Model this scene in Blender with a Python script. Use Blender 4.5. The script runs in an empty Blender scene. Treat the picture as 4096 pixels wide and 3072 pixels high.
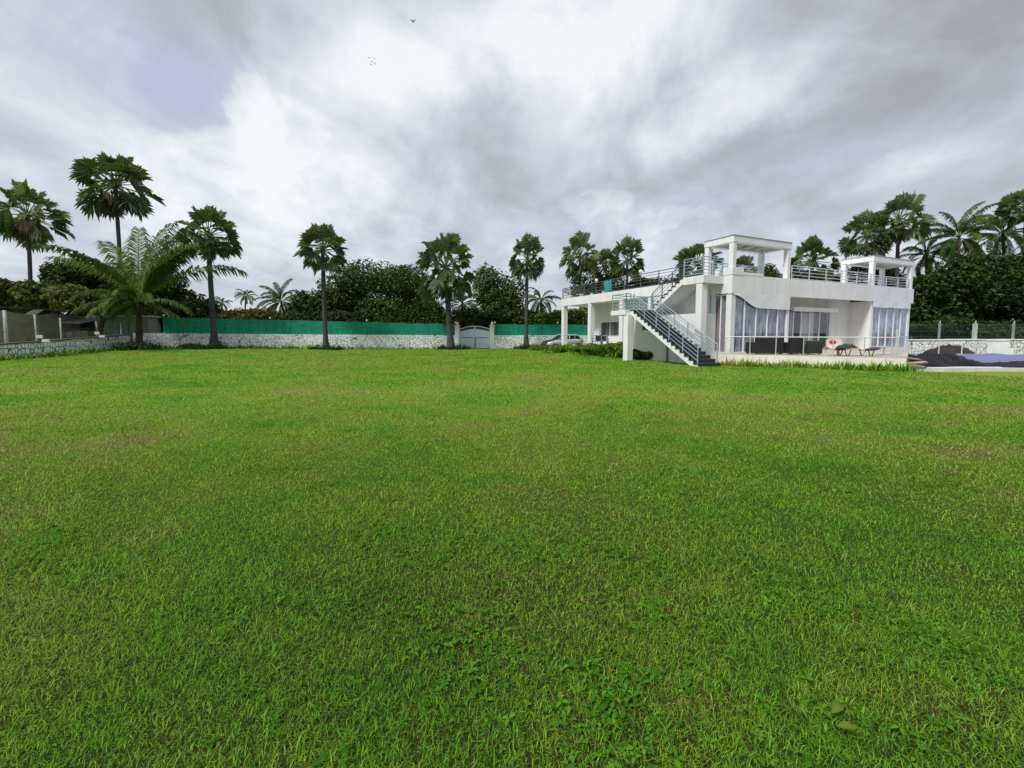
import bpy, math, random
import numpy as np
from mathutils import Vector, Matrix

rnd = random.Random(7)
rng = np.random.default_rng(7)
scene = bpy.context.scene
COL = scene.collection
R = math.radians

# ------------------------------------------------------------------ camera
F, W, H = 410.0, 1024, 768
EYE, PITCH = 1.6, R(4.0)
HOR = 333.0
SH = (384 - HOR) - F * math.tan(PITCH)
cam_d = bpy.data.cameras.new('camera')
cam = bpy.data.objects.new('camera', cam_d)
COL.objects.link(cam)
cam.location = (0, 0, EYE)
cam.rotation_euler = (R(90) - PITCH, 0, 0)
cam_d.sensor_width = 36
cam_d.lens = 36 * F / W
cam_d.shift_y = -SH / W
cam_d.clip_start, cam_d.clip_end = 0.05, 6000
scene.camera = cam
CP, SP = math.cos(PITCH), math.sin(PITCH)


def at(px, py, Y):
    a = (384 - SH - py) / F
    dz = Y * (a * CP - SP) / (CP + a * SP)
    d = Y * CP - dz * SP
    return Vector(((px - 512) / F * d, Y, EYE + dz))


def xat(px, Y, z=1.6):
    d = Y * CP - (z - EYE) * SP
    return (px - 512) / F * d


def sstep(a, b, x):
    t = np.clip((x - a) / (b - a), 0, 1)
    return t * t * (3 - 2 * t)


def terrain(x, y):
    x = np.asarray(x, float); y = np.asarray(y, float)
    z = 0.24 * sstep(-10, -30, x) * sstep(24, 36, y)
    near = 1 - sstep(30, 60, np.hypot(x, y))
    z = z + near * (0.022 * np.sin(x * 1.1 + 0.6 * y) + 0.016 * np.sin(1.9 * y - 0.7 * x + 1) + 0.009 * np.sin(3.7 * x + 2.9 * y))
    return z


def gz(x, y):
    return float(terrain(x, y))


# ------------------------------------------------------------------ materials
def mat(name):
    m = bpy.data.materials.new(name)
    m.use_nodes = True
    nt = m.node_tree
    nt.nodes.clear()
    out = nt.nodes.new('ShaderNodeOutputMaterial')
    return m, nt, out


def N(nt, typ, **kw):
    n = nt.nodes.new(typ)
    for k, v in kw.items():
        setattr(n, k, v)
    return n


def math_n(nt, op, a, b=None, c=None, clamp=False):
    n = N(nt, 'ShaderNodeMath', operation=op, use_clamp=clamp)
    for i, v in enumerate((a, b, c)):
        if v is None: continue
        if isinstance(v, (int, float)): n.inputs[i].default_value = v
        else: nt.links.new(v, n.inputs[i])
    return n.outputs[0]


def ramp(nt, fac, stops, interp='LINEAR'):
    n = N(nt, 'ShaderNodeValToRGB')
    n.color_ramp.interpolation = interp
    e = n.color_ramp.elements
    while len(e) > 1: e.remove(e[-1])
    e[0].position = stops[0][0]; e[0].color = (*stops[0][1], 1)
    for p, c in stops[1:]:
        q = e.new(p); q.color = (*c, 1)
    if fac is not None: nt.links.new(fac, n.inputs[0])
    return n.outputs[0]


def mixc(nt, fac, a, b, mode='MIX'):
    n = N(nt, 'ShaderNodeMix', data_type='RGBA', blend_type=mode)
    for i, v in ((0, fac), (6, a), (7, b)):
        if isinstance(v, (int, float)): n.inputs[i].default_value = v
        elif isinstance(v, tuple): n.inputs[i].default_value = (*v, 1)
        else: nt.links.new(v, n.inputs[i])
    return n.outputs[2]


def noise(nt, vec, scale, detail=4, rough=0.55, dist=0.0):
    n = N(nt, 'ShaderNodeTexNoise')
    n.inputs['Scale'].default_value = scale
    n.inputs['Detail'].default_value = detail
    n.inputs['Roughness'].default_value = rough
    n.inputs['Distortion'].default_value = dist
    if vec is not None: nt.links.new(vec, n.inputs['Vector'])
    return n


def objco(nt, scale=(1, 1, 1)):
    t = N(nt, 'ShaderNodeTexCoord')
    m = N(nt, 'ShaderNodeMapping')
    m.inputs['Scale'].default_value = scale
    nt.links.new(t.outputs['Object'], m.inputs['Vector'])
    return m.outputs[0]


def bsdf(nt, out, color, rough=0.6, metal=0.0, spec=0.5, bump=None, bstr=0.3, bdist=0.02):
    p = N(nt, 'ShaderNodeBsdfPrincipled')
    p.inputs['Roughness'].default_value = rough
    p.inputs['Metallic'].default_value = metal
    p.inputs['Specular IOR Level'].default_value = spec
    if isinstance(color, tuple): p.inputs['Base Color'].default_value = (*color, 1)
    else: nt.links.new(color, p.inputs['Base Color'])
    if bump is not None:
        b = N(nt, 'ShaderNodeBump')
        b.inputs['Strength'].default_value = bstr
        b.inputs['Distance'].default_value = bdist
        nt.links.new(bump, b.inputs['Height'])
        nt.links.new(b.outputs[0], p.inputs['Normal'])
    nt.links.new(p.outputs[0], out.inputs[0])
    return p


def simple(name, col, rough=0.6, metal=0.0, var=0.15, scale=3.0, spec=0.5, bstr=0.15):
    """a paint or metal with gentle large and small variation"""
    m, nt, out = mat(name)
    co = objco(nt)
    n1 = noise(nt, co, scale, 6, 0.6)
    n2 = noise(nt, co, scale * 14, 3, 0.6)
    f = math_n(nt, 'ADD', math_n(nt, 'MULTIPLY', n1.outputs[0], 0.7), math_n(nt, 'MULTIPLY', n2.outputs[0], 0.3))
    lo = tuple(c * (1 - var) for c in col); hi = tuple(min(1, c * (1 + var)) for c in col)
    c = ramp(nt, f, [(0.3, lo), (0.7, hi)])
    bsdf(nt, out, c, rough, metal, spec, n2.outputs[0], bstr, 0.01)
    return m


def plaster_mat():
    m, nt, out = mat('white_plaster')
    co = objco(nt)
    n1 = noise(nt, co, 0.55, 6, 0.65)
    st = N(nt, 'ShaderNodeMapping'); st.inputs['Scale'].default_value = (3.0, 3.0, 0.35)
    t = N(nt, 'ShaderNodeTexCoord'); nt.links.new(t.outputs['Object'], st.inputs['Vector'])
    n2 = noise(nt, st.outputs[0], 1.2, 6, 0.7)
    n3 = noise(nt, co, 30, 3, 0.6)
    c = ramp(nt, n1.outputs[0], [(0.25, (0.64, 0.64, 0.635)), (0.6, (0.74, 0.74, 0.74))])
    stain = ramp(nt, n2.outputs[0], [(0.50, (1, 1, 1)), (0.64, (0.88, 0.87, 0.84)), (0.78, (0.64, 0.62, 0.58))])
    c = mixc(nt, 0.8, c, stain, 'MULTIPLY')
    bsdf(nt, out, c, 0.85, 0, 0.3, n3.outputs[0], 0.2, 0.004)
    return m


def plinth_mat():
    m, nt, out = mat('stained_plinth')
    t = N(nt, 'ShaderNodeTexCoord')
    st = N(nt, 'ShaderNodeMapping'); st.inputs['Scale'].default_value = (2.2, 2.2, 0.4)
    nt.links.new(t.outputs['Object'], st.inputs['Vector'])
    n2 = noise(nt, st.outputs[0], 1.5, 7, 0.7)
    n1 = noise(nt, t.outputs['Object'], 0.8, 5, 0.6)
    c = ramp(nt, n2.outputs[0], [(0.35, (0.74, 0.71, 0.61)), (0.55, (0.62, 0.57, 0.40)), (0.72, (0.38, 0.34, 0.24))])
    c = mixc(nt, n1.outputs[0], c, (0.74, 0.71, 0.64))
    bsdf(nt, out, c, 0.9, 0, 0.2, n2.outputs[0], 0.1, 0.01)
    return m


def stone_mat(name, sx, sz, rnds=0.75, joint=0.055):
    m, nt, out = mat(name)
    t = N(nt, 'ShaderNodeTexCoord')
    mp = N(nt, 'ShaderNodeMapping'); mp.inputs['Scale'].default_value = (sx, 0.6, sz)
    nt.links.new(t.outputs['Object'], mp.inputs['Vector'])
    nz = noise(nt, mp.outputs[0], 1.3, 3, 0.6)
    vm = N(nt, 'ShaderNodeMix', data_type='VECTOR'); vm.inputs[0].default_value = 0.12
    nt.links.new(mp.outputs[0], vm.inputs[4]); nt.links.new(nz.outputs['Color'], vm.inputs[5])
    v = N(nt, 'ShaderNodeTexVoronoi', feature='DISTANCE_TO_EDGE'); v.inputs['Scale'].default_value = 1.0
    v.inputs['Randomness'].default_value = rnds
    nt.links.new(vm.outputs[1], v.inputs['Vector'])
    v2 = N(nt, 'ShaderNodeTexVoronoi', feature='F1'); v2.inputs['Scale'].default_value = 1.0
    v2.inputs['Randomness'].default_value = rnds
    nt.links.new(vm.outputs[1], v2.inputs['Vector'])
    n2 = noise(nt, t.outputs['Object'], 4.0, 6, 0.65)
    n3 = noise(nt, t.outputs['Object'], 0.5, 4, 0.6)
    sep = N(nt, 'ShaderNodeSeparateColor'); nt.links.new(v2.outputs['Color'], sep.inputs[0])
    st = ramp(nt, sep.outputs[0], [(0.0, (0.68, 0.68, 0.69)), (0.5, (0.82, 0.82, 0.83)), (1.0, (0.88, 0.88, 0.89))])
    dirt = ramp(nt, n2.outputs[0], [(0.45, (1, 1, 1)), (0.75, (0.55, 0.54, 0.48))])
    st = mixc(nt, 0.7, st, dirt, 'MULTIPLY')
    jd = math_n(nt, 'ADD', v.outputs['Distance'], math_n(nt, 'MULTIPLY', math_n(nt, 'SUBTRACT', n3.outputs[0], 0.5), -0.10))
    j = ramp(nt, jd, [(joint * 0.7, (0, 0, 0)), (joint * 1.6, (1, 1, 1))])
    c = mixc(nt, j, (0.11, 0.12, 0.12), st)
    bsdf(nt, out, c, 0.85, 0, 0.3, j, 0.6, 0.03)
    return m


def foliage_mat(name, lo, mid, hi, trans=0.3, rough=0.6, spec=0.12):
    m, nt, out = mat(name)
    a = N(nt, 'ShaderNodeAttribute', attribute_name='tint')
    g = N(nt, 'ShaderNodeTexCoord')
    n = noise(nt, g.outputs['Object'], 0.45, 3, 0.6)
    f = math_n(nt, 'ADD', math_n(nt, 'MULTIPLY', a.outputs['Fac'], 0.6), math_n(nt, 'MULTIPLY', n.outputs[0], 0.4))
    oi = N(nt, 'ShaderNodeObjectInfo')
    f = math_n(nt, 'ADD', f, math_n(nt, 'MULTIPLY', math_n(nt, 'SUBTRACT', oi.outputs['Random'], 0.5), 0.16))
    c = ramp(nt, f, [(0.15, lo), (0.5, mid), (0.85, hi)])
    p = N(nt, 'ShaderNodeBsdfPrincipled')
    p.inputs['Roughness'].default_value = rough
    p.inputs['Specular IOR Level'].default_value = spec
    nt.links.new(c, p.inputs['Base Color'])
    tr = N(nt, 'ShaderNodeBsdfTranslucent')
    c2 = mixc(nt, 1.0, c, (1.3, 1.5, 0.5), 'MULTIPLY')
    nt.links.new(c2, tr.inputs[0])
    ms = N(nt, 'ShaderNodeMixShader'); ms.inputs[0].default_value = trans
    nt.links.new(p.outputs[0], ms.inputs[1]); nt.links.new(tr.outputs[0], ms.inputs[2])
    nt.links.new(ms.outputs[0], out.inputs[0])
    return m


def lawn_patch(nt):
    """patch factors of the lawn, from place on the ground: 0 lush green .. 1 worn and yellow; and lush clover"""
    t = N(nt, 'ShaderNodeTexCoord')
    fl = N(nt, 'ShaderNodeMapping'); fl.inputs['Scale'].default_value = (1, 1, 0)
    nt.links.new(t.outputs['Object'], fl.inputs['Vector'])
    st = N(nt, 'ShaderNodeMapping'); st.inputs['Scale'].default_value = (0.55, 1, 0)
    nt.links.new(t.outputs['Object'], st.inputs['Vector'])
    n0 = noise(nt, fl.outputs[0], 0.11, 3, 0.55)
    n1 = noise(nt, st.outputs[0], 0.55, 5, 0.6, 0.6)
    n2 = noise(nt, fl.outputs[0], 1.9, 4, 0.6)
    f = math_n(nt, 'ADD', math_n(nt, 'ADD', math_n(nt, 'MULTIPLY', n1.outputs[0], 0.45), math_n(nt, 'MULTIPLY', n2.outputs[0], 0.22)),
               math_n(nt, 'MULTIPLY', n0.outputs[0], 0.33))
    # worn, yellowed stretches where people walk
    wn = noise(nt, fl.outputs[0], 0.30, 4, 0.6, 0.4)
    f = math_n(nt, 'ADD', f, math_n(nt, 'MULTIPLY', math_n(nt, 'SUBTRACT', wn.outputs[0], 0.54), 0.34))
    f = math_n(nt, 'ADD', math_n(nt, 'MULTIPLY', math_n(nt, 'SUBTRACT', f, 0.49), 1.65), 0.492)
    return t, fl.outputs[0], f


def ground_mat():
    m, nt, out = mat('lawn_turf')
    t, fl, f = lawn_patch(nt)
    c = ramp(nt, f, [(0.32, (0.120, 0.225, 0.024)), (0.46, (0.170, 0.270, 0.031)), (0.60, (0.215, 0.270, 0.044)), (0.78, (0.230, 0.225, 0.070))])
    fine = noise(nt, fl, 22, 4, 0.7)
    c2 = ramp(nt, fine.outputs[0], [(0.3, (0.35, 0.36, 0.28)), (0.55, (0.95, 0.95, 0.95)), (0.75, (1.25, 1.22, 1.1))])
    c = mixc(nt, 1.0, c, c2, 'MULTIPLY')
    g = N(nt, 'ShaderNodeSeparateXYZ'); nt.links.new(t.outputs['Object'], g.inputs[0])
    dist = math_n(nt, 'MULTIPLY', math_n(nt, 'SUBTRACT', g.outputs[1], 2.5), 1 / 8, clamp=True)
    tz = noise(nt, fl, 75, 5, 0.75)
    th = ramp(nt, tz.outputs[0], [(0.40, (0.006, 0.006, 0.003)), (0.55, (0.024, 0.024, 0.008)), (0.70, (0.080, 0.075, 0.028))])
    soil = mixc(nt, 0.94, c, th)
    c = mixc(nt, dist, soil, c)          # thatch colour darkened near the camera for shaded gaps between the modelled blades
    b = noise(nt, fl, 9, 5, 0.7)
    bsdf(nt, out, c, 0.95, 0, 0.1, b.outputs[0], 0.8, 0.06)
    return m


def grass_mat():
    m, nt, out = mat('grass_blades')
    t, fl, f = lawn_patch(nt)
    a = N(nt, 'ShaderNodeAttribute', attribute_name='tint')
    f2 = math_n(nt, 'ADD', f, math_n(nt, 'MULTIPLY', math_n(nt, 'SUBTRACT', a.outputs['Fac'], 0.5), 0.22))
    c = ramp(nt, f2, [(0.28, (0.098, 0.310, 0.018)), (0.43, (0.190, 0.400, 0.024)), (0.54, (0.275, 0.400, 0.040)),
                      (0.65, (0.290, 0.295, 0.085)), (0.80, (0.36, 0.29, 0.16))])
    vr = ramp(nt, math_n(nt, 'FRACT', math_n(nt, 'MULTIPLY', a.outputs['Fac'], 13.7)), [(0.0, (0.42, 0.42, 0.42)), (0.5, (0.95, 0.95, 0.95)), (1.0, (1.55, 1.55, 1.5))])
    c = mixc(nt, 1.0, c, vr, 'MULTIPLY')
    p = N(nt, 'ShaderNodeBsdfPrincipled'); p.inputs['Roughness'].default_value = 0.5
    p.inputs['Specular IOR Level'].default_value = 0.2
    nt.links.new(c, p.inputs['Base Color'])
    tr = N(nt, 'ShaderNodeBsdfTranslucent'); nt.links.new(c, tr.inputs[0])
    ms = N(nt, 'ShaderNodeMixShader'); ms.inputs[0].default_value = 0.5
    nt.links.new(p.outputs[0], ms.inputs[1]); nt.links.new(tr.outputs[0], ms.inputs[2])
    nt.links.new(ms.outputs[0], out.inputs[0])
    return m


def glass_mat():
    m, nt, out = mat('window_glass')
    lw = N(nt, 'ShaderNodeLayerWeight'); lw.inputs[0].default_value = 0.5
    fr = math_n(nt, 'POWER', lw.outputs['Facing'], 4.0)
    tr = N(nt, 'ShaderNodeBsdfTransparent'); tr.inputs[0].default_value = (0.88, 0.89, 0.92, 1)
    gl = N(nt, 'ShaderNodeBsdfGlossy'); gl.inputs['Roughness'].default_value = 0.03
    gl.inputs[0].default_value = (0.88, 0.90, 0.97, 1)
    fac = math_n(nt, 'ADD', math_n(nt, 'MULTIPLY', fr, 0.8), 0.05, clamp=True)
    ms = N(nt, 'ShaderNodeMixShader')
    nt.links.new(fac, ms.inputs[0]); nt.links.new(tr.outputs[0], ms.inputs[1]); nt.links.new(gl.outputs[0], ms.inputs[2])
    nt.links.new(ms.outputs[0], out.inputs[0])
    return m


def curtain_mat(name, stops, axis=(1, 0, 0), scale=5.0):
    m, nt, out = mat(name)
    co = objco(nt, axis)
    n = noise(nt, co, scale, 3, 0.6)
    c = ramp(nt, n.outputs[0], stops)
    bsdf(nt, out, c, 0.9, 0, 0.1)
    return m


def net_mat():
    m, nt, out = mat('green_shade_net')
    co = objco(nt, (0.5, 1, 3.0))
    n = noise(nt, co, 2.2, 5, 0.65)
    co2 = objco(nt, (2.5, 1, 0.3))
    n2 = noise(nt, co2, 2.0, 4, 0.6)
    f = math_n(nt, 'ADD', math_n(nt, 'MULTIPLY', n.outputs[0], 0.5), math_n(nt, 'MULTIPLY', n2.outputs[0], 0.5))
    c = ramp(nt, f, [(0.34, (0.000, 0.13, 0.075)), (0.52, (0.000, 0.26, 0.150)), (0.68, (0.01, 0.36, 0.225))])
    p = N(nt, 'ShaderNodeBsdfPrincipled'); p.inputs['Roughness'].default_value = 0.75
    nt.links.new(c, p.inputs['Base Color'])
    tr = N(nt, 'ShaderNodeBsdfTranslucent'); nt.links.new(c, tr.inputs[0])
    ms = N(nt, 'ShaderNodeMixShader'); ms.inputs[0].default_value = 0.25
    nt.links.new(p.outputs[0], ms.inputs[1]); nt.links.new(tr.outputs[0], ms.inputs[2])
    nt.links.new(ms.outputs[0], out.inputs[0])
    return m


def bark_mat(name, lo, hi, ring=7.0):
    m, nt, out = mat(name)
    co = objco(nt, (2, 2, ring))
    n = noise(nt, co, 1.4, 5, 0.65)
    c = ramp(nt, n.outputs[0], [(0.3, lo), (0.7, hi)])
    bsdf(nt, out, c, 0.9, 0, 0.2, n.outputs[0], 0.6, 0.03)
    return m


def chainlink_mat():
    m, nt, out = mat('chain_link')
    t = N(nt, 'ShaderNodeTexCoord')
    s = N(nt, 'ShaderNodeSeparateXYZ'); nt.links.new(t.outputs['Object'], s.inputs[0])
    k = 2 * math.pi / 0.16
    A = math_n(nt, 'ABSOLUTE', math_n(nt, 'SINE', math_n(nt, 'MULTIPLY', math_n(nt, 'ADD', s.outputs[0], s.outputs[2]), k / 2)))
    B = math_n(nt, 'ABSOLUTE', math_n(nt, 'SINE', math_n(nt, 'MULTIPLY', math_n(nt, 'SUBTRACT', s.outputs[0], s.outputs[2]), k / 2)))
    mn = math_n(nt, 'MINIMUM', A, B)
    wire = math_n(nt, 'LESS_THAN', mn, 0.11)
    tr = N(nt, 'ShaderNodeBsdfTransparent')
    p = N(nt, 'ShaderNodeBsdfPrincipled'); p.inputs['Base Color'].default_value = (0.05, 0.06, 0.055, 1)
    ms = N(nt, 'ShaderNodeMixShader')
    nt.links.new(wire, ms.inputs[0]); nt.links.new(tr.outputs[0], ms.inputs[1]); nt.links.new(p.outputs[0], ms.inputs[2])
    nt.links.new(ms.outputs[0], out.inputs[0])
    return m


M = dict(
    plaster=plaster_mat(), plinth=plinth_mat(), ground=ground_mat(), grass=grass_mat(), glass=glass_mat(), net=net_mat(),
    stone=stone_mat('white_rubble_stone', 4.4, 4.4, .7, .032), stone_left=stone_mat('white_dressed_stone', 4.6, 3.0, 0.55, 0.06),
    rail=simple('painted_blue_grey_rail', (0.30, 0.39, 0.44), 0.4, 0.3), rail_dark=simple('dark_grey_rail', (0.10, 0.11, 0.13), 0.45, 0.3),
    rail_pale=simple('pale_grey_rail', (0.52, 0.53, 0.56), 0.4, 0.2), tread=simple('dark_granite', (0.030, 0.033, 0.038), 0.35),
    frame=simple('white_frame', (0.75, 0.76, 0.78), 0.4), roofdark=simple('grey_roof_sheet', (0.20, 0.22, 0.24), 0.5),
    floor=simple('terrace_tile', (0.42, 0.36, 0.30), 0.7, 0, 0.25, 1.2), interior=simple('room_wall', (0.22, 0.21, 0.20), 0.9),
    black=simple('black_rattan', (0.012, 0.012, 0.013), 0.6, 0, 0.4, 12), darkgreen=simple('dark_green_rattan', (0.018, 0.026, 0.022), 0.6, 0, 0.4, 12),
    pink=simple('pale_pink_plastic', (0.66, 0.52, 0.50), 0.6), red=simple('red_cushion', (0.36, 0.05, 0.07), 0.9),
    chair=simple('dark_plastic', (0.03, 0.03, 0.04), 0.5), teal=simple('teal_cloth', (0.03, 0.24, 0.25), 0.9, 0, 0.25, 4),
    soil=simple('brown_soil', (0.028, 0.018, 0.015), 0.95, 0, 0.5, 2.5), coping=simple('pale_coping', (0.55, 0.53, 0.50), 0.8, 0, 0.25, 2),
    bluetarp=simple('blue_tarp', (0.150, 0.155, 0.30), 0.5, 0, 0.2, 1.5, 0.5, 0.5), blacktarp=simple('black_plastic_sheet', (0.008, 0.008, 0.012), 0.42, 0, 0.5, 3, 0.25, 0.6),
    plank=simple('weathered_plank', (0.30, 0.20, 0.15), 0.85, 0, 0.35, 6), gate=simple('pale_blue_gate', (0.50, 0.60, 0.68), 0.45, 0.1),
    gate_dark=simple('gate_grille', (0.10, 0.14, 0.18), 0.5), lampglobe=simple('white_globe', (0.8, 0.78, 0.72), 0.3),
    terracotta=simple('orange_finial', (0.55, 0.20, 0.14), 0.6), concrete=simple('grey_concrete', (0.36, 0.38, 0.36), 0.9, 0, 0.3, 2),
    mudwall=simple('mossy_compound_wall', (0.34, 0.32, 0.25), 0.95, 0, 0.45, 1.2), shed=simple('grey_green_sheet', (0.19, 0.24, 0.23), 0.7, 0, 0.25, 1.5),
    sheetroof=simple('pale_roof_sheet', (0.55, 0.52, 0.46), 0.7, 0, 0.25, 2), capping=simple('dark_capping', (0.07, 0.08, 0.08), 0.9),
    chain=chainlink_mat(),
    trunk_fan=bark_mat('fan_palm_bark', (0.018, 0.018, 0.020), (0.105, 0.105, 0.11), 9.0), trunk_coco=bark_mat('coconut_bark', (0.04, 0.028, 0.020), (0.11, 0.075, 0.055)),
    trunk=bark_mat('tree_bark', (0.03, 0.024, 0.018), (0.10, 0.08, 0.06), 1.5),
    fan=foliage_mat('fan_palm_leaf', (0.032, 0.058, 0.022), (0.080, 0.122, 0.046), (0.200, 0.230, 0.112), 0.28, 0.45, 0.35),
    fan_dead=foliage_mat('dry_palm_leaf', (0.05, 0.038, 0.02), (0.11, 0.085, 0.045), (0.20, 0.16, 0.09), 0.15, 0.8, 0.1),
    coco=foliage_mat('coconut_leaf', (0.022, 0.045, 0.009), (0.060, 0.100, 0.018), (0.130, 0.175, 0.038), 0.28, 0.6, 0.06),
    leafdark=foliage_mat('dark_tree_leaf', (0.010, 0.023, 0.005), (0.027, 0.053, 0.010), (0.072, 0.110, 0.022), 0.18),
    leafmid=foliage_mat('mid_tree_leaf', (0.018, 0.038, 0.007), (0.048, 0.084, 0.014), (0.110, 0.150, 0.030), 0.2),
    leafolive=foliage_mat('olive_tree_leaf', (0.030, 0.040, 0.012), (0.075, 0.085, 0.024), (0.145, 0.150, 0.050), 0.25),
    leafbright=foliage_mat('bright_shrub_leaf', (0.040, 0.085, 0.012), (0.100, 0.170, 0.022), (0.230, 0.300, 0.055), 0.3),
    clover=foliage_mat('clover_leaf', (0.030, 0.110, 0.008), (0.070, 0.200, 0.013), (0.150, 0.330, 0.026), 0.3, 0.85, 0.05),
    fallen=foliage_mat('fallen_leaf', (0.10, 0.15, 0.025), (0.13, 0.18, 0.035), (0.17, 0.20, 0.05), 0.1, 0.95, 0.0),
    carpaint=simple('silver_paint', (0.55, 0.57, 0.58), 0.25, 0.4, 0.05), carblack=simple('car_black', (0.012, 0.012, 0.014), 0.25),
    tyre=simple('tyre_rubber', (0.02, 0.02, 0.02), 0.85), carglass=simple('tinted_glass', (0.015, 0.018, 0.02), 0.06),
    headlamp=simple('headlamp_lens', (0.7, 0.72, 0.74), 0.1, 0.3), taillamp=simple('red_lens', (0.30, 0.02, 0.02), 0.2), bird=simple('bird_feather', (0.30, 0.31, 0.32), 0.8),
    cur_front=curtain_mat('lace_curtain', [(0.32, (0.16, 0.17, 0.20)), (0.47, (0.46, 0.48, 0.54)), (0.64, (0.80, 0.82, 0.86))], (1, 0, 0.22), 5),
    cur_side=curtain_mat('striped_curtain', [(0.30, (0.15, 0.13, 0.12)), (0.45, (0.38, 0.35, 0.32)), (0.57, (0.44, 0.27, 0.27)), (0.72, (0.60, 0.56, 0.52))], (0, 1, 0.02), 7),
    cur_door=curtain_mat('pale_curtain', [(0.32, (0.45, 0.43, 0.39)), (0.5, (0.80, 0.78, 0.72)), (0.7, (0.9, 0.88, 0.84))], (1, 0, 0.03), 5),
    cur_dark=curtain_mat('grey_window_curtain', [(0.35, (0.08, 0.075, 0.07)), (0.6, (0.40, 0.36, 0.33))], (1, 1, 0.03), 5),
    valance=simple('white_valance', (0.70, 0.71, 0.74), 0.8, 0, 0.08, 2),
)


# ------------------------------------------------------------------ mesh helpers
class MB:
    """collects simple solids and links them as one mesh object"""
    def __init__(s): s.v, s.f, s.m, s.sm = [], [], [], []

    def add(s, verts, faces, mi=0, smooth=False):
        o = len(s.v)
        s.v += [tuple(p) for p in verts]
        s.f += [tuple(i + o for i in f) for f in faces]
        s.m += [mi] * len(faces); s.sm += [smooth] * len(faces)
        return s

    def box(s, x0, x1, y0, y1, z0, z1, mi=0, mx=None):
        v = [Vector(p) for p in ((x0, y0, z0), (x1, y0, z0), (x1, y1, z0), (x0, y1, z0), (x0, y0, z1), (x1, y0, z1), (x1, y1, z1), (x0, y1, z1))]
        if mx is not None: v = [mx @ p for p in v]
        return s.add(v, [(0, 3, 2, 1), (4, 5, 6, 7), (0, 1, 5, 4), (1, 2, 6, 5), (2, 3, 7, 6), (3, 0, 4, 7)], mi)

    def bar(s, a, b, r, mi=0, n=6, r2=None, caps=True):
        a, b = Vector(a), Vector(b)
        d = (b - a)
        if d.length < 1e-6: return s
        q = d.to_track_quat('Z', 'Y')
        r2 = r if r2 is None else r2
        v = []
        for k in range(n):
            t = 2 * math.pi * (k + 0.5) / n
            e = Vector((math.cos(t), math.sin(t), 0))
            v += [a + q @ (e * r), b + q @ (e * r2)]
        f = [(2 * k, 2 * ((k + 1) % n), 2 * ((k + 1) % n) + 1, 2 * k + 1) for k in range(n)]
        s.add(v, f, mi, n > 5)
        if caps:
            s.add([v[2 * k] for k in range(n)], [tuple(range(n - 1, -1, -1))], mi)
            s.add([v[2 * k + 1] for k in range(n)], [tuple(range(n))], mi)
        return s

    def tube(s, pts, rad, mi=0, n=8):
        pts = [Vector(p) for p in pts]
        o = len(s.v); v = []
        for i, p in enumerate(pts):
            d = (pts[min(i + 1, len(pts) - 1)] - pts[max(i - 1, 0)])
            q = d.to_track_quat('Z', 'Y')
            for k in range(n):
                t = 2 * math.pi * k / n
                v.append(p + q @ Vector((math.cos(t) * rad[i], math.sin(t) * rad[i], 0)))
        f = []
        for i in range(len(pts) - 1):
            for k in range(n):
                a, b = i * n + k, i * n + (k + 1) % n
                f.append((a, b, b + n, a + n))
        f.append(tuple(range((len(pts) - 1) * n, len(pts) * n)))
        return s.add(v, f, mi, True)

    def prism(s, poly, z0, z1, mi=0):
        n = len(poly)
        v = [(x, y, z0) for x, y in poly] + [(x, y, z1) for x, y in poly]
        f = [tuple(range(n - 1, -1, -1)), tuple(range(n, 2 * n))] + [(k, (k + 1) % n, (k + 1) % n + n, k + n) for k in range(n)]
        return s.add(v, f, mi)

    def xprism(s, prof, x0, x1, mi=0, axis='x'):
        """profile in (y, z) pushed along x (or profile in (x, z) pushed along y)"""
        n = len(prof)
        if axis == 'x': v = [(x0, a, b) for a, b in prof] + [(x1, a, b) for a, b in prof]
        else: v = [(a, x0, b) for a, b in prof] + [(a, x1, b) for a, b in prof]
        f = [tuple(range(n)), tuple(range(2 * n - 1, n - 1, -1))] + [(k, k + n, (k + 1) % n + n, (k + 1) % n) for k in range(n)]
        return s.add(v, f, mi)

    def ball(s, c, r, mi=0, nu=10, nv=7, sq=(1, 1, 1)):
        c = Vector(c); v = []; f = []
        for j in range(nv + 1):
            ph = math.pi * j / nv
            for i in range(nu):
                th = 2 * math.pi * i / nu
                v.append(c + Vector((math.sin(ph) * math.cos(th) * r * sq[0], math.sin(ph) * math.sin(th) * r * sq[1], math.cos(ph) * r * sq[2])))
        for j in range(nv):
            for i in range(nu):
                a, b = j * nu + i, j * nu + (i + 1) % nu
                f.append((a, a + nu, b + nu, b))
        return s.add(v, f, mi, True)

    def sheet(s, fn, nu, nv, mi=0, smooth=True):
        v = [fn(i / nu, j / nv) for j in range(nv + 1) for i in range(nu + 1)]
        f = [(j * (nu + 1) + i, j * (nu + 1) + i + 1, (j + 1) * (nu + 1) + i + 1, (j + 1) * (nu + 1) + i) for j in range(nv) for i in range(nu)]
        return s.add(v, f, mi, smooth)

    def build(s, name, mats, parent=None, loc=None):
        me = bpy.data.meshes.new(name)
        me.from_pydata([tuple(p) for p in s.v], [], s.f)
        if not isinstance(mats, (list, tuple)): mats = [mats]
        for m in mats: me.materials.append(m)
        me.polygons.foreach_set('material_index', s.m)
        me.polygons.foreach_set('use_smooth', s.sm)
        me.update()
        return link(name, me, parent, loc)


def link(name, data, parent=None, loc=None):
    o = bpy.data.objects.new(name, data)
    COL.objects.link(o)
    if parent is not None: o.parent = parent
    if loc is not None: o.location = loc
    return o


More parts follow.
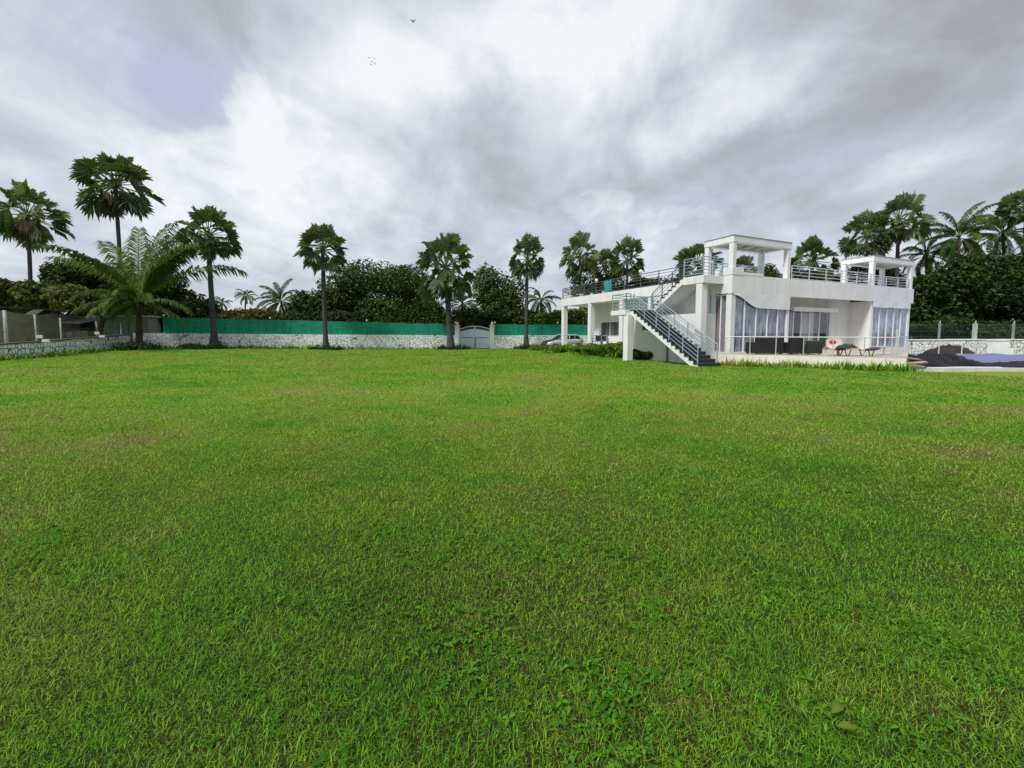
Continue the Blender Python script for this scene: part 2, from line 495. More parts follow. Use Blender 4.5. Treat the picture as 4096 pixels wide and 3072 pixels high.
def quads_mesh(name, V, tint, material, k=4, smooth=False):
    """V (n, k, 3): n separate k-gons; tint (n,)"""
    n = len(V)
    me = bpy.data.meshes.new(name)
    me.vertices.add(n * k); me.loops.add(n * k); me.polygons.add(n)
    me.vertices.foreach_set('co', np.ascontiguousarray(V, dtype=np.float32).ravel())
    me.loops.foreach_set('vertex_index', np.arange(n * k, dtype=np.int32))
    me.polygons.foreach_set('loop_start', np.arange(0, n * k, k, dtype=np.int32))
    a = me.attributes.new('tint', 'FLOAT', 'POINT')
    a.data.foreach_set('value', np.repeat(np.asarray(tint, np.float32), k))
    me.materials.append(material)
    me.update(calc_edges=True)
    return me


def blade_mesh(name, V, tint, material):
    """V (n, 5, 3): root pair, bend pair and tip of n blades, each a quad and a triangle"""
    n = len(V)
    me = bpy.data.meshes.new(name)
    me.vertices.add(n * 5); me.loops.add(n * 7); me.polygons.add(n * 2)
    me.vertices.foreach_set('co', np.ascontiguousarray(V, dtype=np.float32).ravel())
    o = (np.arange(n) * 5)[:, None]
    me.loops.foreach_set('vertex_index', (o + np.array([[0, 1, 2, 4, 4, 2, 3]])).astype(np.int32).ravel())
    me.polygons.foreach_set('loop_start', ((np.arange(n) * 7)[:, None] + np.array([[0, 4]])).astype(np.int32).ravel())
    a = me.attributes.new('tint', 'FLOAT', 'POINT')
    a.data.foreach_set('value', np.repeat(np.asarray(tint, np.float32), 5))
    me.materials.append(material)
    me.update(calc_edges=True)
    return me


def thing(name, label, cat, loc=(0, 0, 0), rz=0.0, group=None):
    o = bpy.data.objects.new(name, None)
    COL.objects.link(o)
    o.empty_display_size = 0.3
    o.location = loc; o.rotation_euler = (0, 0, rz)
    return tag(o, label, cat, group)


def tag(o, label=None, cat=None, group=None, kind=None):
    if label: o['label'] = label
    if cat: o['category'] = cat
    if group: o['group'] = group
    if kind: o['kind'] = kind
    return o


# ------------------------------------------------------------------ world: cloudy daylight
SUN_EL, SUN_AZ = R(54), R(226)      # azimuth the light comes from, clockwise from +Y
def build_world():
    w = bpy.data.worlds.new('World'); scene.world = w; w.use_nodes = True
    nt = w.node_tree; nt.nodes.clear()
    out = N(nt, 'ShaderNodeOutputWorld')
    sky = N(nt, 'ShaderNodeTexSky', sky_type='NISHITA'); sky.sun_disc = False
    sky.sun_elevation = SUN_EL; sky.sun_rotation = SUN_AZ
    b1 = N(nt, 'ShaderNodeBackground'); b1.inputs[1].default_value = 0.10
    nt.links.new(sky.outputs[0], b1.inputs[0])
    tc = N(nt, 'ShaderNodeTexCoord'); D = tc.outputs['Generated']
    sp = N(nt, 'ShaderNodeSeparateXYZ'); nt.links.new(D, sp.inputs[0])
    z = math_n(nt, 'MAXIMUM', sp.outputs[2], 0.0)
    inv = math_n(nt, 'DIVIDE', 1.0, math_n(nt, 'ADD', z, 0.16))
    pc = N(nt, 'ShaderNodeCombineXYZ')
    nt.links.new(math_n(nt, 'MULTIPLY', sp.outputs[0], inv), pc.inputs[0])
    nt.links.new(math_n(nt, 'MULTIPLY', math_n(nt, 'MULTIPLY', sp.outputs[1], inv), 0.62), pc.inputs[1])
    nA = noise(nt, pc.outputs[0], 1.5, 8, 0.56, 0.5)
    nB = noise(nt, pc.outputs[0], 4.6, 7, 0.6, 0.35)
    nC = noise(nt, D, 3.4, 9, 0.60, 0.8)
    # wispy direction for the named cloud masses
    wv = noise(nt, D, 2.6, 7, 0.62)
    sub = N(nt, 'ShaderNodeVectorMath', operation='SUBTRACT'); nt.links.new(wv.outputs['Color'], sub.inputs[0]); sub.inputs[1].default_value = (0.5, 0.5, 0.5)
    scl = N(nt, 'ShaderNodeVectorMath', operation='SCALE'); nt.links.new(sub.outputs[0], scl.inputs[0]); scl.inputs['Scale'].default_value = 0.26
    add = N(nt, 'ShaderNodeVectorMath', operation='ADD'); nt.links.new(D, add.inputs[0]); nt.links.new(scl.outputs[0], add.inputs[1])
    nrm = N(nt, 'ShaderNodeVectorMath', operation='NORMALIZE'); nt.links.new(add.outputs[0], nrm.inputs[0])

    def blob(px, py, wx, wy, amp, tilt=0.0, vec=None, edge=(1.0, 0.0)):
        d = (at(px, py, 10) - Vector((0, 0, EYE))).normalized()
        r = d.cross(Vector((0, 0, 1))).normalized(); u = r.cross(d)
        c, s_ = math.cos(tilt), math.sin(tilt)
        r, u = r * c + u * s_, u * c - r * s_
        vec = vec or nrm.outputs[0]
        outs = []
        for ax, wd in ((r, wx), (u, wy)):
            dn = N(nt, 'ShaderNodeVectorMath', operation='DOT_PRODUCT'); nt.links.new(vec, dn.inputs[0]); dn.inputs[1].default_value = ax
            q = math_n(nt, 'DIVIDE', dn.outputs['Value'], wd / F)
            outs.append(math_n(nt, 'MULTIPLY', q, q))
        fr = N(nt, 'ShaderNodeVectorMath', operation='DOT_PRODUCT'); nt.links.new(vec, fr.inputs[0]); fr.inputs[1].default_value = d
        rr = math_n(nt, 'SQRT', math_n(nt, 'ADD', outs[0], outs[1]))
        mr = N(nt, 'ShaderNodeMapRange', interpolation_type='SMOOTHSTEP')
        nt.links.new(rr, mr.inputs[0])
        mr.inputs[1].default_value = edge[0]; mr.inputs[2].default_value = edge[1]; mr.inputs[3].default_value = 0; mr.inputs[4].default_value = amp
        return math_n(nt, 'MULTIPLY', mr.outputs[0], math_n(nt, 'GREATER_THAN', fr.outputs['Value'], 0.0))

    b = math_n(nt, 'ADD', math_n(nt, 'MULTIPLY', math_n(nt, 'SUBTRACT', nA.outputs[0], 0.5), 0.55), math_n(nt, 'MULTIPLY', nB.outputs[0], 0.36))
    b = math_n(nt, 'ADD', b, math_n(nt, 'MULTIPLY', math_n(nt, 'SUBTRACT', nC.outputs[0], 0.5), 0.75))
    b = math_n(nt, 'ADD', b, 0.13)
    b = math_n(nt, 'ADD', b, 0.245)
    masses = [(330, 110, 120, 110, 0.13), (290, 205, 120, 60, 0.10), (590, 35, 150, 65, 0.13), (760, 80, 130, 40, 0.07, R(18)), (600, 35, 170, 75, 0.24), (340, 60, 110, 80, 0.12), (430, 55, 90, 60, 0.16), (740, 95, 120, 45, 0.20, R(20)),
              (310, 150, 100, 70, 0.03), (250, 210, 150, 60, 0.10), (380, 185, 90, 60, 0.10), (590, 205, 110, 20, 0.10),
              (495, 130, 60, 55, -0.28), (520, 185, 100, 45, -0.16), (210, 15, 110, 60, -0.26), (860, 15, 190, 70, -0.26, R(-20)), (770, 150, 120, 30, -0.10, R(25)),
              (900, 130, 230, 70, -0.13, R(25)), (150, 95, 120, 60, -0.06), (690, 165, 130, 30, -0.10, R(15)), (30, 110, 90, 35, 0.10),
              (980, 110, 120, 22, 0.10, R(30)), (760, 210, 200, 30, -0.06)]
    for m_ in masses:
        b = math_n(nt, 'ADD', b, blob(*m_[:5], tilt=(m_[5] if len(m_) > 5 else 0.0)))
    # crisp bright cumulus head against the blue gap
    wv2 = noise(nt, D, 9.0, 6, 0.6)
    s2 = N(nt, 'ShaderNodeVectorMath', operation='SUBTRACT'); nt.links.new(wv2.outputs['Color'], s2.inputs[0]); s2.inputs[1].default_value = (0.5, 0.5, 0.5)
    k2 = N(nt, 'ShaderNodeVectorMath', operation='SCALE'); nt.links.new(s2.outputs[0], k2.inputs[0]); k2.inputs['Scale'].default_value = 0.10
    a2 = N(nt, 'ShaderNodeVectorMath', operation='ADD'); nt.links.new(D, a2.inputs[0]); nt.links.new(k2.outputs[0], a2.inputs[1])
    for px, py, wx, wy, amp in ((250, 112, 22, 30, 0.10), (278, 128, 46, 28, 0.07), (262, 84, 26, 26, 0.07), (300, 145, 60, 30, 0.06), (236, 160, 44, 28, 0.10), (330, 178, 90, 28, 0.06), (600, 206, 40, 12, 0.08), (668, 222, 50, 7, 0.08)):
        b = math_n(nt, 'ADD', b, blob(px, py, wx, wy, amp, vec=a2.outputs[0], edge=(1.0, 0.72)))
    col = ramp(nt, b, [(0.22, (0.305, 0.310, 0.335)), (0.38, (0.375, 0.388, 0.430)), (0.52, (0.458, 0.482, 0.545)), (0.66, (0.575, 0.602, 0.648)), (0.84, (0.735, 0.750, 0.760))])
    gap = math_n(nt, 'ADD', blob(195, 105, 70, 60, 0.70), blob(90, 50, 130, 60, 0.30))
    gap = math_n(nt, 'ADD', gap, blob(790, 165, 190, 40, 0.28, tilt=R(18)))
    inv_b = N(nt, 'ShaderNodeMapRange'); nt.links.new(b, inv_b.inputs[0]); inv_b.inputs[1].default_value = 0.74; inv_b.inputs[2].default_value = 0.50
    gap = math_n(nt, 'MULTIPLY', gap, inv_b.outputs[0], clamp=True)
    gap = math_n(nt, 'MULTIPLY', gap, ramp(nt, nB.outputs[0], [(0.35, (0.55, 0.55, 0.55)), (0.60, (1, 1, 1))]))
    col = mixc(nt, gap, col, (0.385, 0.410, 0.550))
    b2 = N(nt, 'ShaderNodeBackground'); b2.inputs[1].default_value = 1.0
    nt.links.new(col, b2.inputs[0])
    ms = N(nt, 'ShaderNodeMixShader'); ms.inputs[0].default_value = 0.92
    nt.links.new(b1.outputs[0], ms.inputs[1]); nt.links.new(b2.outputs[0], ms.inputs[2])
    nt.links.new(ms.outputs[0], out.inputs[0])


build_world()
sd = bpy.data.lights.new('sun', 'SUN'); sd.energy = 3.0; sd.angle = R(12); sd.color = (1.0, 0.975, 0.94)
so = link('sun', sd)
dvec = Vector((math.sin(SUN_AZ) * math.cos(SUN_EL), math.cos(SUN_AZ) * math.cos(SUN_EL), math.sin(SUN_EL)))
so.rotation_euler = dvec.to_track_quat('Z', 'Y').to_euler()
so.location = dvec * 50
scene.view_settings.view_transform = 'Standard'
scene.view_settings.look = 'None'
scene.view_settings.gamma = 1
scene.view_settings.exposure = 0.4

# ------------------------------------------------------------------ ground and grass
def build_ground():
    xs = np.concatenate([-np.geomspace(2500, 45, 12), np.linspace(-42, -9.2, 56), np.linspace(-9, 9, 101), np.linspace(9.2, 42, 56), np.geomspace(45, 2500, 12)])
    ys = np.concatenate([-np.geomspace(400, 8, 8), np.linspace(-6, .8, 12), np.linspace(1, 12, 62), np.linspace(12.4, 48, 66), np.geomspace(52, 3000, 14)])
    X, Y = np.meshgrid(xs, ys)
    Z = terrain(X, Y)
    v = np.stack([X, Y, Z], -1).reshape(-1, 3)
    nx, ny = len(xs), len(ys)
    f = [(j * nx + i, j * nx + i + 1, (j + 1) * nx + i + 1, (j + 1) * nx + i) for j in range(ny - 1) for i in range(nx - 1)]
    me = bpy.data.meshes.new('lawn'); me.from_pydata(v.tolist(), [], f); me.materials.append(M['ground'])
    me.polygons.foreach_set('use_smooth', [True] * len(f)); me.update()
    tag(link('lawn', me), 'wide green lawn with worn yellow patches inside the walls', 'lawn', kind='structure')


HOUSE_C = Vector((11.1, 20.9, 0)); HROT = R(24)
def to_house(x, y):
    dx, dy = x - HOUSE_C.x, y - HOUSE_C.y
    return dx * math.cos(HROT) + dy * math.sin(HROT), -dx * math.sin(HROT) + dy * math.cos(HROT)


TERR = [(10.3, 20.65), (16.2, 16.8), (25.2, 26.0), (27.3, 28.2), (11.1, 20.9)]
def blocked(x, y):
    """where no lawn grass grows: house, terrace, pool, beyond the walls"""
    u, v = to_house(x, y)
    b = (u > -0.05) & (v > -0.05) & (u < 18.5)
    b |= (u > -1.2) & (u < 0.1) & (v > 0.85) & (v < 6.0)
    b |= (y > 16.75 + 0.0 * x) & (x > 16.4)
    # terrace front edge line
    ex, ey = TERR[1][0] - TERR[0][0], TERR[1][1] - TERR[0][1]
    side = (x - TERR[0][0]) * ey - (y - TERR[0][1]) * ex
    b |= (side < 0) & (x > 10.3) & (y > 12)
    b |= (y > 41.2 + 0.0 * x + np.minimum(0, (x + 5) * 0.21))
    b |= (x < -29.2 - (y - 22) * .307)
    return b


def blades(n, ymin, ymax, h, w, lean, seed, flat=0.0, pw=1.0):
    g = np.random.default_rng(seed)
    # uniform in the wedge in front of the place one looks from, with margin to the sides
    k = 1.42
    t = g.random(n * 2)
    y = np.sqrt(ymin ** 2 + t * (ymax ** 2 - ymin ** 2))
    x = (g.random(n * 2) * 2 - 1) * (k * y + 0.7)
    # clumping
    c = np.sin(x * 7.1 + 3 * np.sin(y * 2.3)) * np.sin(y * 6.3 + 2 * np.sin(x * 3.1)) + 0.6 * np.sin(x * 17 + y * 11) * np.sin(y * 19 - x * 13)
    keep = (g.random(n * 2) < 0.72 + 0.13 * c) & ~blocked(x, y)
    x, y = x[keep][:n], y[keep][:n]
    n = len(x)
    hh = h * (0.55 + 0.9 * g.random(n) ** 1.5) * (1 + 0.18 * np.sin(x * 1.7 + y) * np.sin(y * 2.1))
    ang = g.random(n) * 2 * np.pi
    le = lean * (0.35 + 0.9 * g.random(n))
    dx, dy = np.cos(ang), np.sin(ang)
    sx, sy = -dy, dx
    tw = g.normal(0, 0.5, n); sx, sy = sx * np.cos(tw) - sy * np.sin(tw), sx * np.sin(tw) + sy * np.cos(tw)
    ww = w * (0.6 + 0.8 * g.random(n)) / 2
    z0 = terrain(x, y) - 0.004
    b = np.stack([x, y, z0], -1)
    S = np.stack([sx, sy, np.zeros(n)], -1) * ww[:, None]
    Dm = np.stack([dx * np.sin(le * .6), dy * np.sin(le * .6), np.cos(le * .6)], -1) * (hh * .55)[:, None]
    Dt = np.stack([dx * np.sin(le * 1.5), dy * np.sin(le * 1.5), np.cos(np.minimum(le * 1.5, 1.75))], -1) * (hh * .55)[:, None]
    m = b + Dm; tip = m + Dt
    V = np.stack([b - S * .8, b + S * .8, m + S, tip, m - S], 1)        # one bent five-sided blade
    return V, g.random(n)


def build_grass():
    Vs, Ts = [], []
    zones = []
    edges = np.geomspace(1.08, 43.0, 22)
    for k in range(len(edges) - 1):
        y0, y1 = float(edges[k]), float(edges[k + 1]); ym = (y0 + y1) / 2
        w = max(.0028, .0014 * ym); h = .034 + .014 * min(1, ym / 25)
        lai = 1.65 * (ym / 2) ** -.60
        zones.append((int(lai * 1.42 * (y1 * y1 - y0 * y0) / (h * w)), y0, y1, h, w, 1.05, 40 + k))
    zones += [(5000, 1.10, 3.4, 0.075, 0.0026, 0.95, 11), (6000, 3.0, 8, 0.08, 0.005, 0.8, 12), (5000, 7, 20, .10, .012, .7, 13)]
    for a in zones:
        V, t = blades(*a); Vs.append(V); Ts.append(t)
    V = np.concatenate(Vs); t = np.concatenate(Ts)
    me = blade_mesh('grass', V, t, M['grass'])
    tag(link('grass', me), 'short uneven green grass blades covering the lawn', 'grass', kind='stuff')
    # low clover in patches
    g = np.random.default_rng(21)
    P = []
    centres = [(g.uniform(-1.3, 1.3) * yy, yy) for yy in np.sqrt(g.uniform(1.4 ** 2, 9 ** 2, 46))]
    centres += [(-0.25, 1.95), (-0.05, 2.05), (0.45, 1.62), (0.62, 1.7), (-0.9, 2.4), (0.2, 2.7), (-0.4, 2.15)]
    centres += [(g.uniform(-1.2, 1.2) * yy, yy) for yy in np.sqrt(g.uniform(1.3 ** 2, 3.4 ** 2, 34))]
    for cx, cy in centres:
        for _ in range(int(g.integers(30, 95))):
            px, py = cx + g.normal(0, 0.16), cy + g.normal(0, 0.13)
            if py > 1.1 and abs(px) < 1.42 * py + .6: P.append((px, py))
    L, T = [], []
    for px, py in P:
        z = gz(px, py) + g.uniform(0.006, 0.034)
        tt = g.random(); r = 0.006 + 0.013 * g.random() ** 2
        th0 = g.random() * 6.28
        for k in range(3):
            th = th0 + k * 2.094 + g.normal(0, .2)
            d = np.array((math.cos(th), math.sin(th), g.normal(0.12, .45))); d /= np.linalg.norm(d)
            s_ = np.cross(d, (0, 0, 1)); s_ /= np.linalg.norm(s_)
            o = np.array((px, py, z)); wv_ = g.uniform(.35, .7)
            up = np.array((0, 0, r * .25))
            L.append([o, o + d * r * .8 + s_ * r * wv_ + up, o + d * r * 1.5 + s_ * r * .6 * wv_ + up * .4, o + d * r * 2.0 - up, o + d * r * 1.5 - s_ * r * .6 * wv_ + up * .4, o + d * r * .8 - s_ * r * wv_ + up])
            T.append(tt * .8 + .2 * g.random())
    me = quads_mesh('lawn_weeds', np.array(L), T, M['clover'], 6)
    tag(link('lawn_weeds', me), 'low broad leaved weeds growing in patches among the grass', 'weeds', kind='stuff')


def tufts(name, pts, label, h=0.45, n=26, seed=5, mat_='grass', w=0.03):
    """rank grass and weeds along a line of points"""
    g = np.random.default_rng(seed)
    V, T = [], []
    for (x, y, s) in pts:
        for _ in range(n):
            bx, by = x + g.normal(0, .14), y + g.normal(0, .14)
            z = gz(bx, by) - .02
            a = g.random() * 6.28; le = g.uniform(.1, .75); hh = h * s * g.uniform(.4, 1.15)
            d = np.array((math.cos(a) * math.sin(le), math.sin(a) * math.sin(le), math.cos(le)))
            d2 = np.array((math.cos(a) * math.sin(le * 1.9), math.sin(a) * math.sin(le * 1.9), math.cos(le * 1.9)))
            sv = np.array((-math.sin(a), math.cos(a), 0)) * w * g.uniform(.5, 1.2)
            b = np.array((bx, by, z)); m = b + d * hh * .55; t = m + d2 * hh * .5
            V.append([b - sv * .6, b + sv * .6, m + sv, t, m - sv]); T.append(g.random())
    me = blade_mesh(name, np.array(V), T, M[mat_])
    return tag(link(name, me), label, 'grass', kind='stuff')


build_ground()
build_grass()

# ------------------------------------------------------------------ vegetation generators
def fan_crown_mesh(seed, n=30, dead=0):
    g = random.Random(seed)
    V, T = [], []
    for i in range(n):
        fr = (i + .5) / n
        pol = R(8 + 136 * fr ** 0.88) + g.gauss(0, .15)
        az = i * 2.39996 + g.gauss(0, .35)
        d = Vector((math.sin(pol) * math.cos(az), math.sin(pol) * math.sin(az), math.cos(pol)))
        Lp = g.uniform(1.05, 1.5)
        side = d.cross(Vector((0, 0, 1)))
        if side.length < .05: side = Vector((1, 0, 0))
        side.normalize()
        hub = d * Lp + Vector((0, 0, -.12 * Lp * math.sin(pol)))
        up = side.cross(d).normalized()
        for sv in (side, up):
            V.append([-sv * .035, sv * .035, hub + sv * .022, hub - sv * .022]); T.append(1.0)
        d2 = (d + Vector((0, 0, -.30 * math.sin(pol) * (.4 + fr) - .04))).normalized()
        roll = g.gauss(0, .75)
        s2 = (side * math.cos(roll) + up * math.sin(roll)).normalized()
        nrm = s2.cross(d2).normalized()
        ns = 21
        Rf = g.uniform(.72, .98)
        base_t = g.random() * .35 + (.25 if fr < .4 else .05)
        for k in range(ns):
            th = R(-112 + 224 * k / (ns - 1)) + g.gauss(0, .03)
            rr = Rf * (.80 + .20 * math.cos(th * .75)) * g.uniform(.86, 1.05)
            e = d2 * math.cos(th) + s2 * math.sin(th)
            ep = -d2 * math.sin(th) + s2 * math.cos(th)
            cup = nrm * (.30 * rr * abs(math.sin(th)))
            hw = .088 * rr
            mid = hub + e * rr * .70 + cup * .7
            tip = hub + e * rr + cup + Vector((0, 0, -.22 * rr * g.uniform(.0, 1.3)))
            fold = nrm * .045 * (1 if k % 2 else -1)
            V.append([hub, mid - ep * hw + fold, tip, mid + ep * hw - fold]); T.append(min(1, base_t + g.random() * .35))
    return quads_mesh('fan_crown', np.array([[tuple(p) for p in q] for q in V]), T, M['fan'], 4)


def fan_dead_mesh(seed, n=9):
    g = random.Random(seed)
    V, T = [], []
    for i in range(n):
        az = i * 2.4 + g.gauss(0, .3); pol = R(g.uniform(115, 150))
        d = Vector((math.sin(pol) * math.cos(az), math.sin(pol) * math.sin(az), math.cos(pol)))
        side = d.cross(Vector((0, 0, 1))).normalized()
        hub = d * g.uniform(.6, 1.0)
        V.append([Vector((0, 0, 0)) - side * .03, Vector((0, 0, 0)) + side * .03, hub + side * .02, hub - side * .02]); T.append(.9)
        down = (d * .4 + Vector((0, 0, -1))).normalized()
        for k in range(14):
            th = R(-60 + 120 * k / 13)
            e = down * math.cos(th) + side * math.sin(th) * .6
            ep = side * math.cos(th) - down * math.sin(th)
            r = g.uniform(.7, 1.15)
            V.append([hub, hub + e * r * .6 - ep * .05, hub + e * r, hub + e * r * .6 + ep * .05]); T.append(g.random())
    return quads_mesh('dry_skirt', np.array([[tuple(p) for p in q] for q in V]), T, M['fan_dead'], 4)


FANS = [fan_crown_mesh(31 + k, 34 + 5 * (k % 2)) for k in range(6)]
FAN_DRY = [fan_dead_mesh(61), fan_dead_mesh(62)]


def fan_palm(px, py, Y, rad_px, label, base_px=None, dry=False, k=0, zs=1.0, r0=0.20, flare=1.8):
    c = at(px, py, Y)
    bx = xat(base_px if base_px is not None else px, Y, 0)
    bz = gz(bx, Y)
    t = thing('fan_palm', label, 'palm tree', (bx, Y, bz), 0, 'fan palms around the lawn')
    top = Vector((c.x - bx, 0, c.z - bz))
    pts, rad = [], []
    n = 12
    for i in range(n + 1):
        f = i / n
        pts.append(Vector((top.x * (f + .10 * math.sin(f * math.pi)), .10 * math.sin(f * 3 + k), top.z * f - (0.1 if i == 0 else 0))))
        rad.append(r0 * (1 - .25 * f) * (1 + (flare - 1) * max(0, 1 - f * 7) ** 1.5))
    MB().tube(pts, rad, 0, 10).build('trunk', M['trunk_fan'], t)
    s = rad_px * Y / F / 2.30
    o = link('crown', FANS[k % 6], t, top); o.scale = (s, s, s * zs); o.rotation_euler = (0, 0, k * 1.3)
    if dry:
        d = link('dry_fronds', FAN_DRY[k % 2], t, top); d.scale = (s * 1.05,) * 3
    return t


def coco_crown_mesh(seed, fronds, L=4.6, leaf=0.85, w=0.075):
    """fronds: list of (azimuth, start elevation, bend, length factor)"""
    g = random.Random(seed)
    V, T = [], []
    for az, el0, bend, lf in fronds:
        n = 34
        p = Vector((0, 0, 0)); el = el0
        hz = Vector((math.cos(az), math.sin(az), 0)); side = Vector((-math.sin(az), math.cos(az), 0))
        Lf = L * lf; bt = g.random() * .5
        roll = g.gauss(0, .25)
        for i in range(n):
            t = i / n
            d = hz * math.cos(el) + Vector((0, 0, math.sin(el)))
            q = p + d * Lf / n
            up = side.cross(d).normalized() * -1
            if up.z < 0: up = -up
            wd = .05 * (1 - .8 * t)
            V.append([p - side * wd, p + side * wd, q + side * wd * .95, q - side * wd * .95]); T.append(.9)
            if t > .12:
                prof = (math.sin(min(1, (t - .08) * 1.5) * math.pi * .5)) * (1 - .62 * max(0, t - .45) / .55)
                for s_ in (-1, 1):
                    for rep in (0, .5):
                        pp = p + (q - p) * rep
                        ll = leaf * lf * prof * g.uniform(.85, 1.12)
                        a = g.uniform(.45, .75)
                        sd_ = (side * s_ * math.cos(roll) + up * math.sin(roll) * s_)
                        e = (sd_ * math.cos(a) * .85 + d * math.sin(a) + up * g.uniform(-.12, .22)).normalized()
                        m_ = pp + e * ll * .5
                        e2 = (e * .8 + Vector((0, 0, -g.uniform(.8, 1.7)))).normalized()
                        tip = m_ + e2 * ll * .55
                        wv = d * w * .5
                        V.append([pp - wv * .5, pp + wv * .5, m_ + wv, m_ - wv]); T.append(bt + .4 * g.random())
                        V.append([m_ - wv, m_ + wv, tip + wv * .1, tip - wv * .1]); T.append(bt + .4 * g.random())
            p = q
            el -= bend / n * (.5 + t)
    return quads_mesh('coconut_crown', np.array([[tuple(x) for x in q] for q in V]), T, M['coco'], 4)


def coco_fronds(seed, n=26, lo=-35, hi=85):
    g = random.Random(seed)
    return [(i * 2.39996 + g.gauss(0, .2), R(hi - (hi - lo) * (i / n) ** .9 + g.gauss(0, 5)), R(g.uniform(75, 125)), g.uniform(.85, 1.08)) for i in range(n)]


COCOS = [coco_crown_mesh(71, coco_fronds(71, 30), 4.6, 1.0, .10), coco_crown_mesh(72, coco_fronds(72, 27), 4.6, 1.0, .10), coco_crown_mesh(73, coco_fronds(73, 26, -45, 80), 4.6, 1.0, .10)]


def coconut(px, py, Y, rad_px, label, base_px=None, k=0, mesh=None, r0=.17, group='coconut palms beyond the walls', rz=None):
    c = at(px, py, Y); bx = xat(base_px if base_px is not None else px, Y, 0); bz = gz(bx, Y)
    t = thing('coconut_palm', label, 'palm tree', (bx, Y, bz), 0, group)
    top = Vector((c.x - bx, 0, c.z - bz))
    n = 10; pts, rad = [], []
    for i in range(n + 1):
        f = i / n
        pts.append(Vector((top.x * f ** 1.3, 0, top.z * f - (.1 if i == 0 else 0)))); rad.append(r0 * (1 - .3 * f) * (1 + .7 * max(0, 1 - f * 6)))
    MB().tube(pts, rad, 0, 9).build('trunk', M['trunk_coco'], t)
    s = rad_px * Y / F / 4.3
    o = link('crown', mesh or COCOS[k % 3], t, top); o.scale = (s, s, s); o.rotation_euler = (0, 0, k * 1.7 if rz is None else rz)
    return t


def leaf_cloud(lobes, n, size, seed, flat=0.55):
    """n bent leaf faces spread through and over the lobes (centre, radii)"""
    g = np.random.default_rng(seed)
    vol = np.array([l[1][0] * l[1][2] + l[1][0] * l[1][1] for l in lobes]); vol = vol / vol.sum()
    idx = g.choice(len(lobes), n, p=vol)
    C = np.array([l[0] for l in lobes])[idx]; Rr = np.array([l[1] for l in lobes])[idx]
    d = g.normal(size=(n, 3)); d /= np.linalg.norm(d, axis=1)[:, None]
    r = 1 - 0.42 * g.random(n) ** 1.6
    # ragged outline and gaps: twigs reach out in clumps
    ph = g.random(3) * 6.28
    lump = np.sin(d[:, 0] * 6 + ph[0] + idx) * np.sin(d[:, 1] * 7 + ph[1] + 2 * idx) * np.sin(d[:, 2] * 6 + ph[2])
    fine = np.sin(d[:, 0] * 17 + idx) * np.sin(d[:, 1] * 19) * np.sin(d[:, 2] * 15 + ph[1])
    r = r * (1 + .24 * lump + .10 * fine)
    keep = g.random(n) < .82 + .55 * fine + .35 * lump
    C, Rr, d, r = C[keep], Rr[keep], d[keep], r[keep]
    n = len(r)
    P = C + d * Rr * r[:, None]
    nrm = d * .8 + g.normal(0, .6, (n, 3)) + np.array((0, 0, flat)); nrm /= np.linalg.norm(nrm, axis=1)[:, None]
    a = np.cross(nrm, g.normal(size=(n, 3))); a /= np.linalg.norm(a, axis=1)[:, None]
    b = np.cross(nrm, a)
    s = size * g.uniform(.55, 1.35, n)[:, None]
    up = nrm * s * .18
    V = np.stack([P - a * s * .6, P + b * s * .30 + up, P + a * s * .6 - up * .6, P - b * s * .30 + up], 1)
    t = np.clip(.5 + .28 * lump[keep] + g.normal(0, .18, n), 0, 1)
    return V, t


def lobes_of(seed, w, d, h, zc, k=9):
    g = random.Random(seed)
    L = [(Vector((0, 0, zc)), (w * .62, d * .62, h * .62))]
    for i in range(k):
        a = i * 2.4 + g.gauss(0, .3); zz = g.uniform(-.55, .75)
        q = math.sqrt(max(.1, 1 - zz * zz)) * .62
        L.append((Vector((math.cos(a) * w * q, math.sin(a) * d * q, zc + zz * h * .62)), tuple(g.uniform(.28, .44) * x for x in (w, d, h))))
    return L


TREES = 'trees beyond the boundary walls'
def tree(px, ptop, pbot, Y, wpx, label, m='leafmid', n=6000, leaf=.32, seed=1, name='broadleaf_tree', group=TREES, cat='tree', deep=.8, k=9):
    """crown spans pixel rows ptop..pbot and half-width wpx when seen from the lawn"""
    top = at(px, ptop, Y); bot = at(px, pbot, Y)
    x = top.x; bz = gz(x, Y)
    w = 1.08 * wpx * Y / F; h = 1.06 * (top.z - bot.z) / 2; zc = (top.z + bot.z) / 2 - bz
    t = thing(name, label, cat, (x, Y, bz), 0, group)
    L = lobes_of(seed, w, w * deep, h, zc, k)
    tb = MB()
    g = random.Random(seed + 5)
    r0 = max(.06, .035 * (zc + h))
    hb = max(.3, zc - h * .55)
    tb.tube([(0, 0, -.1), (g.gauss(0, .1), g.gauss(0, .1), hb * .5), (g.gauss(0, .15), g.gauss(0, .15), hb), (0, 0, zc)], [r0 * 1.35, r0, r0 * .85, r0 * .4], 0, 8)
    for c, rr in L[1:]:
        tb.tube([(0, 0, hb * .9), (c.x * .45, c.y * .45, (hb + c.z) / 2 + .1 * h), c], [r0 * .5, r0 * .32, r0 * .10], 0, 6)
    tb.build('trunk' if cat == 'tree' else 'stems', M['trunk'], t)
    V, tt = leaf_cloud(L, int(n * 1.7), leaf * 1.02, seed)
    link('crown' if cat == 'tree' else 'foliage', quads_mesh('crown', V, tt, M[m], 4), t)
    return t


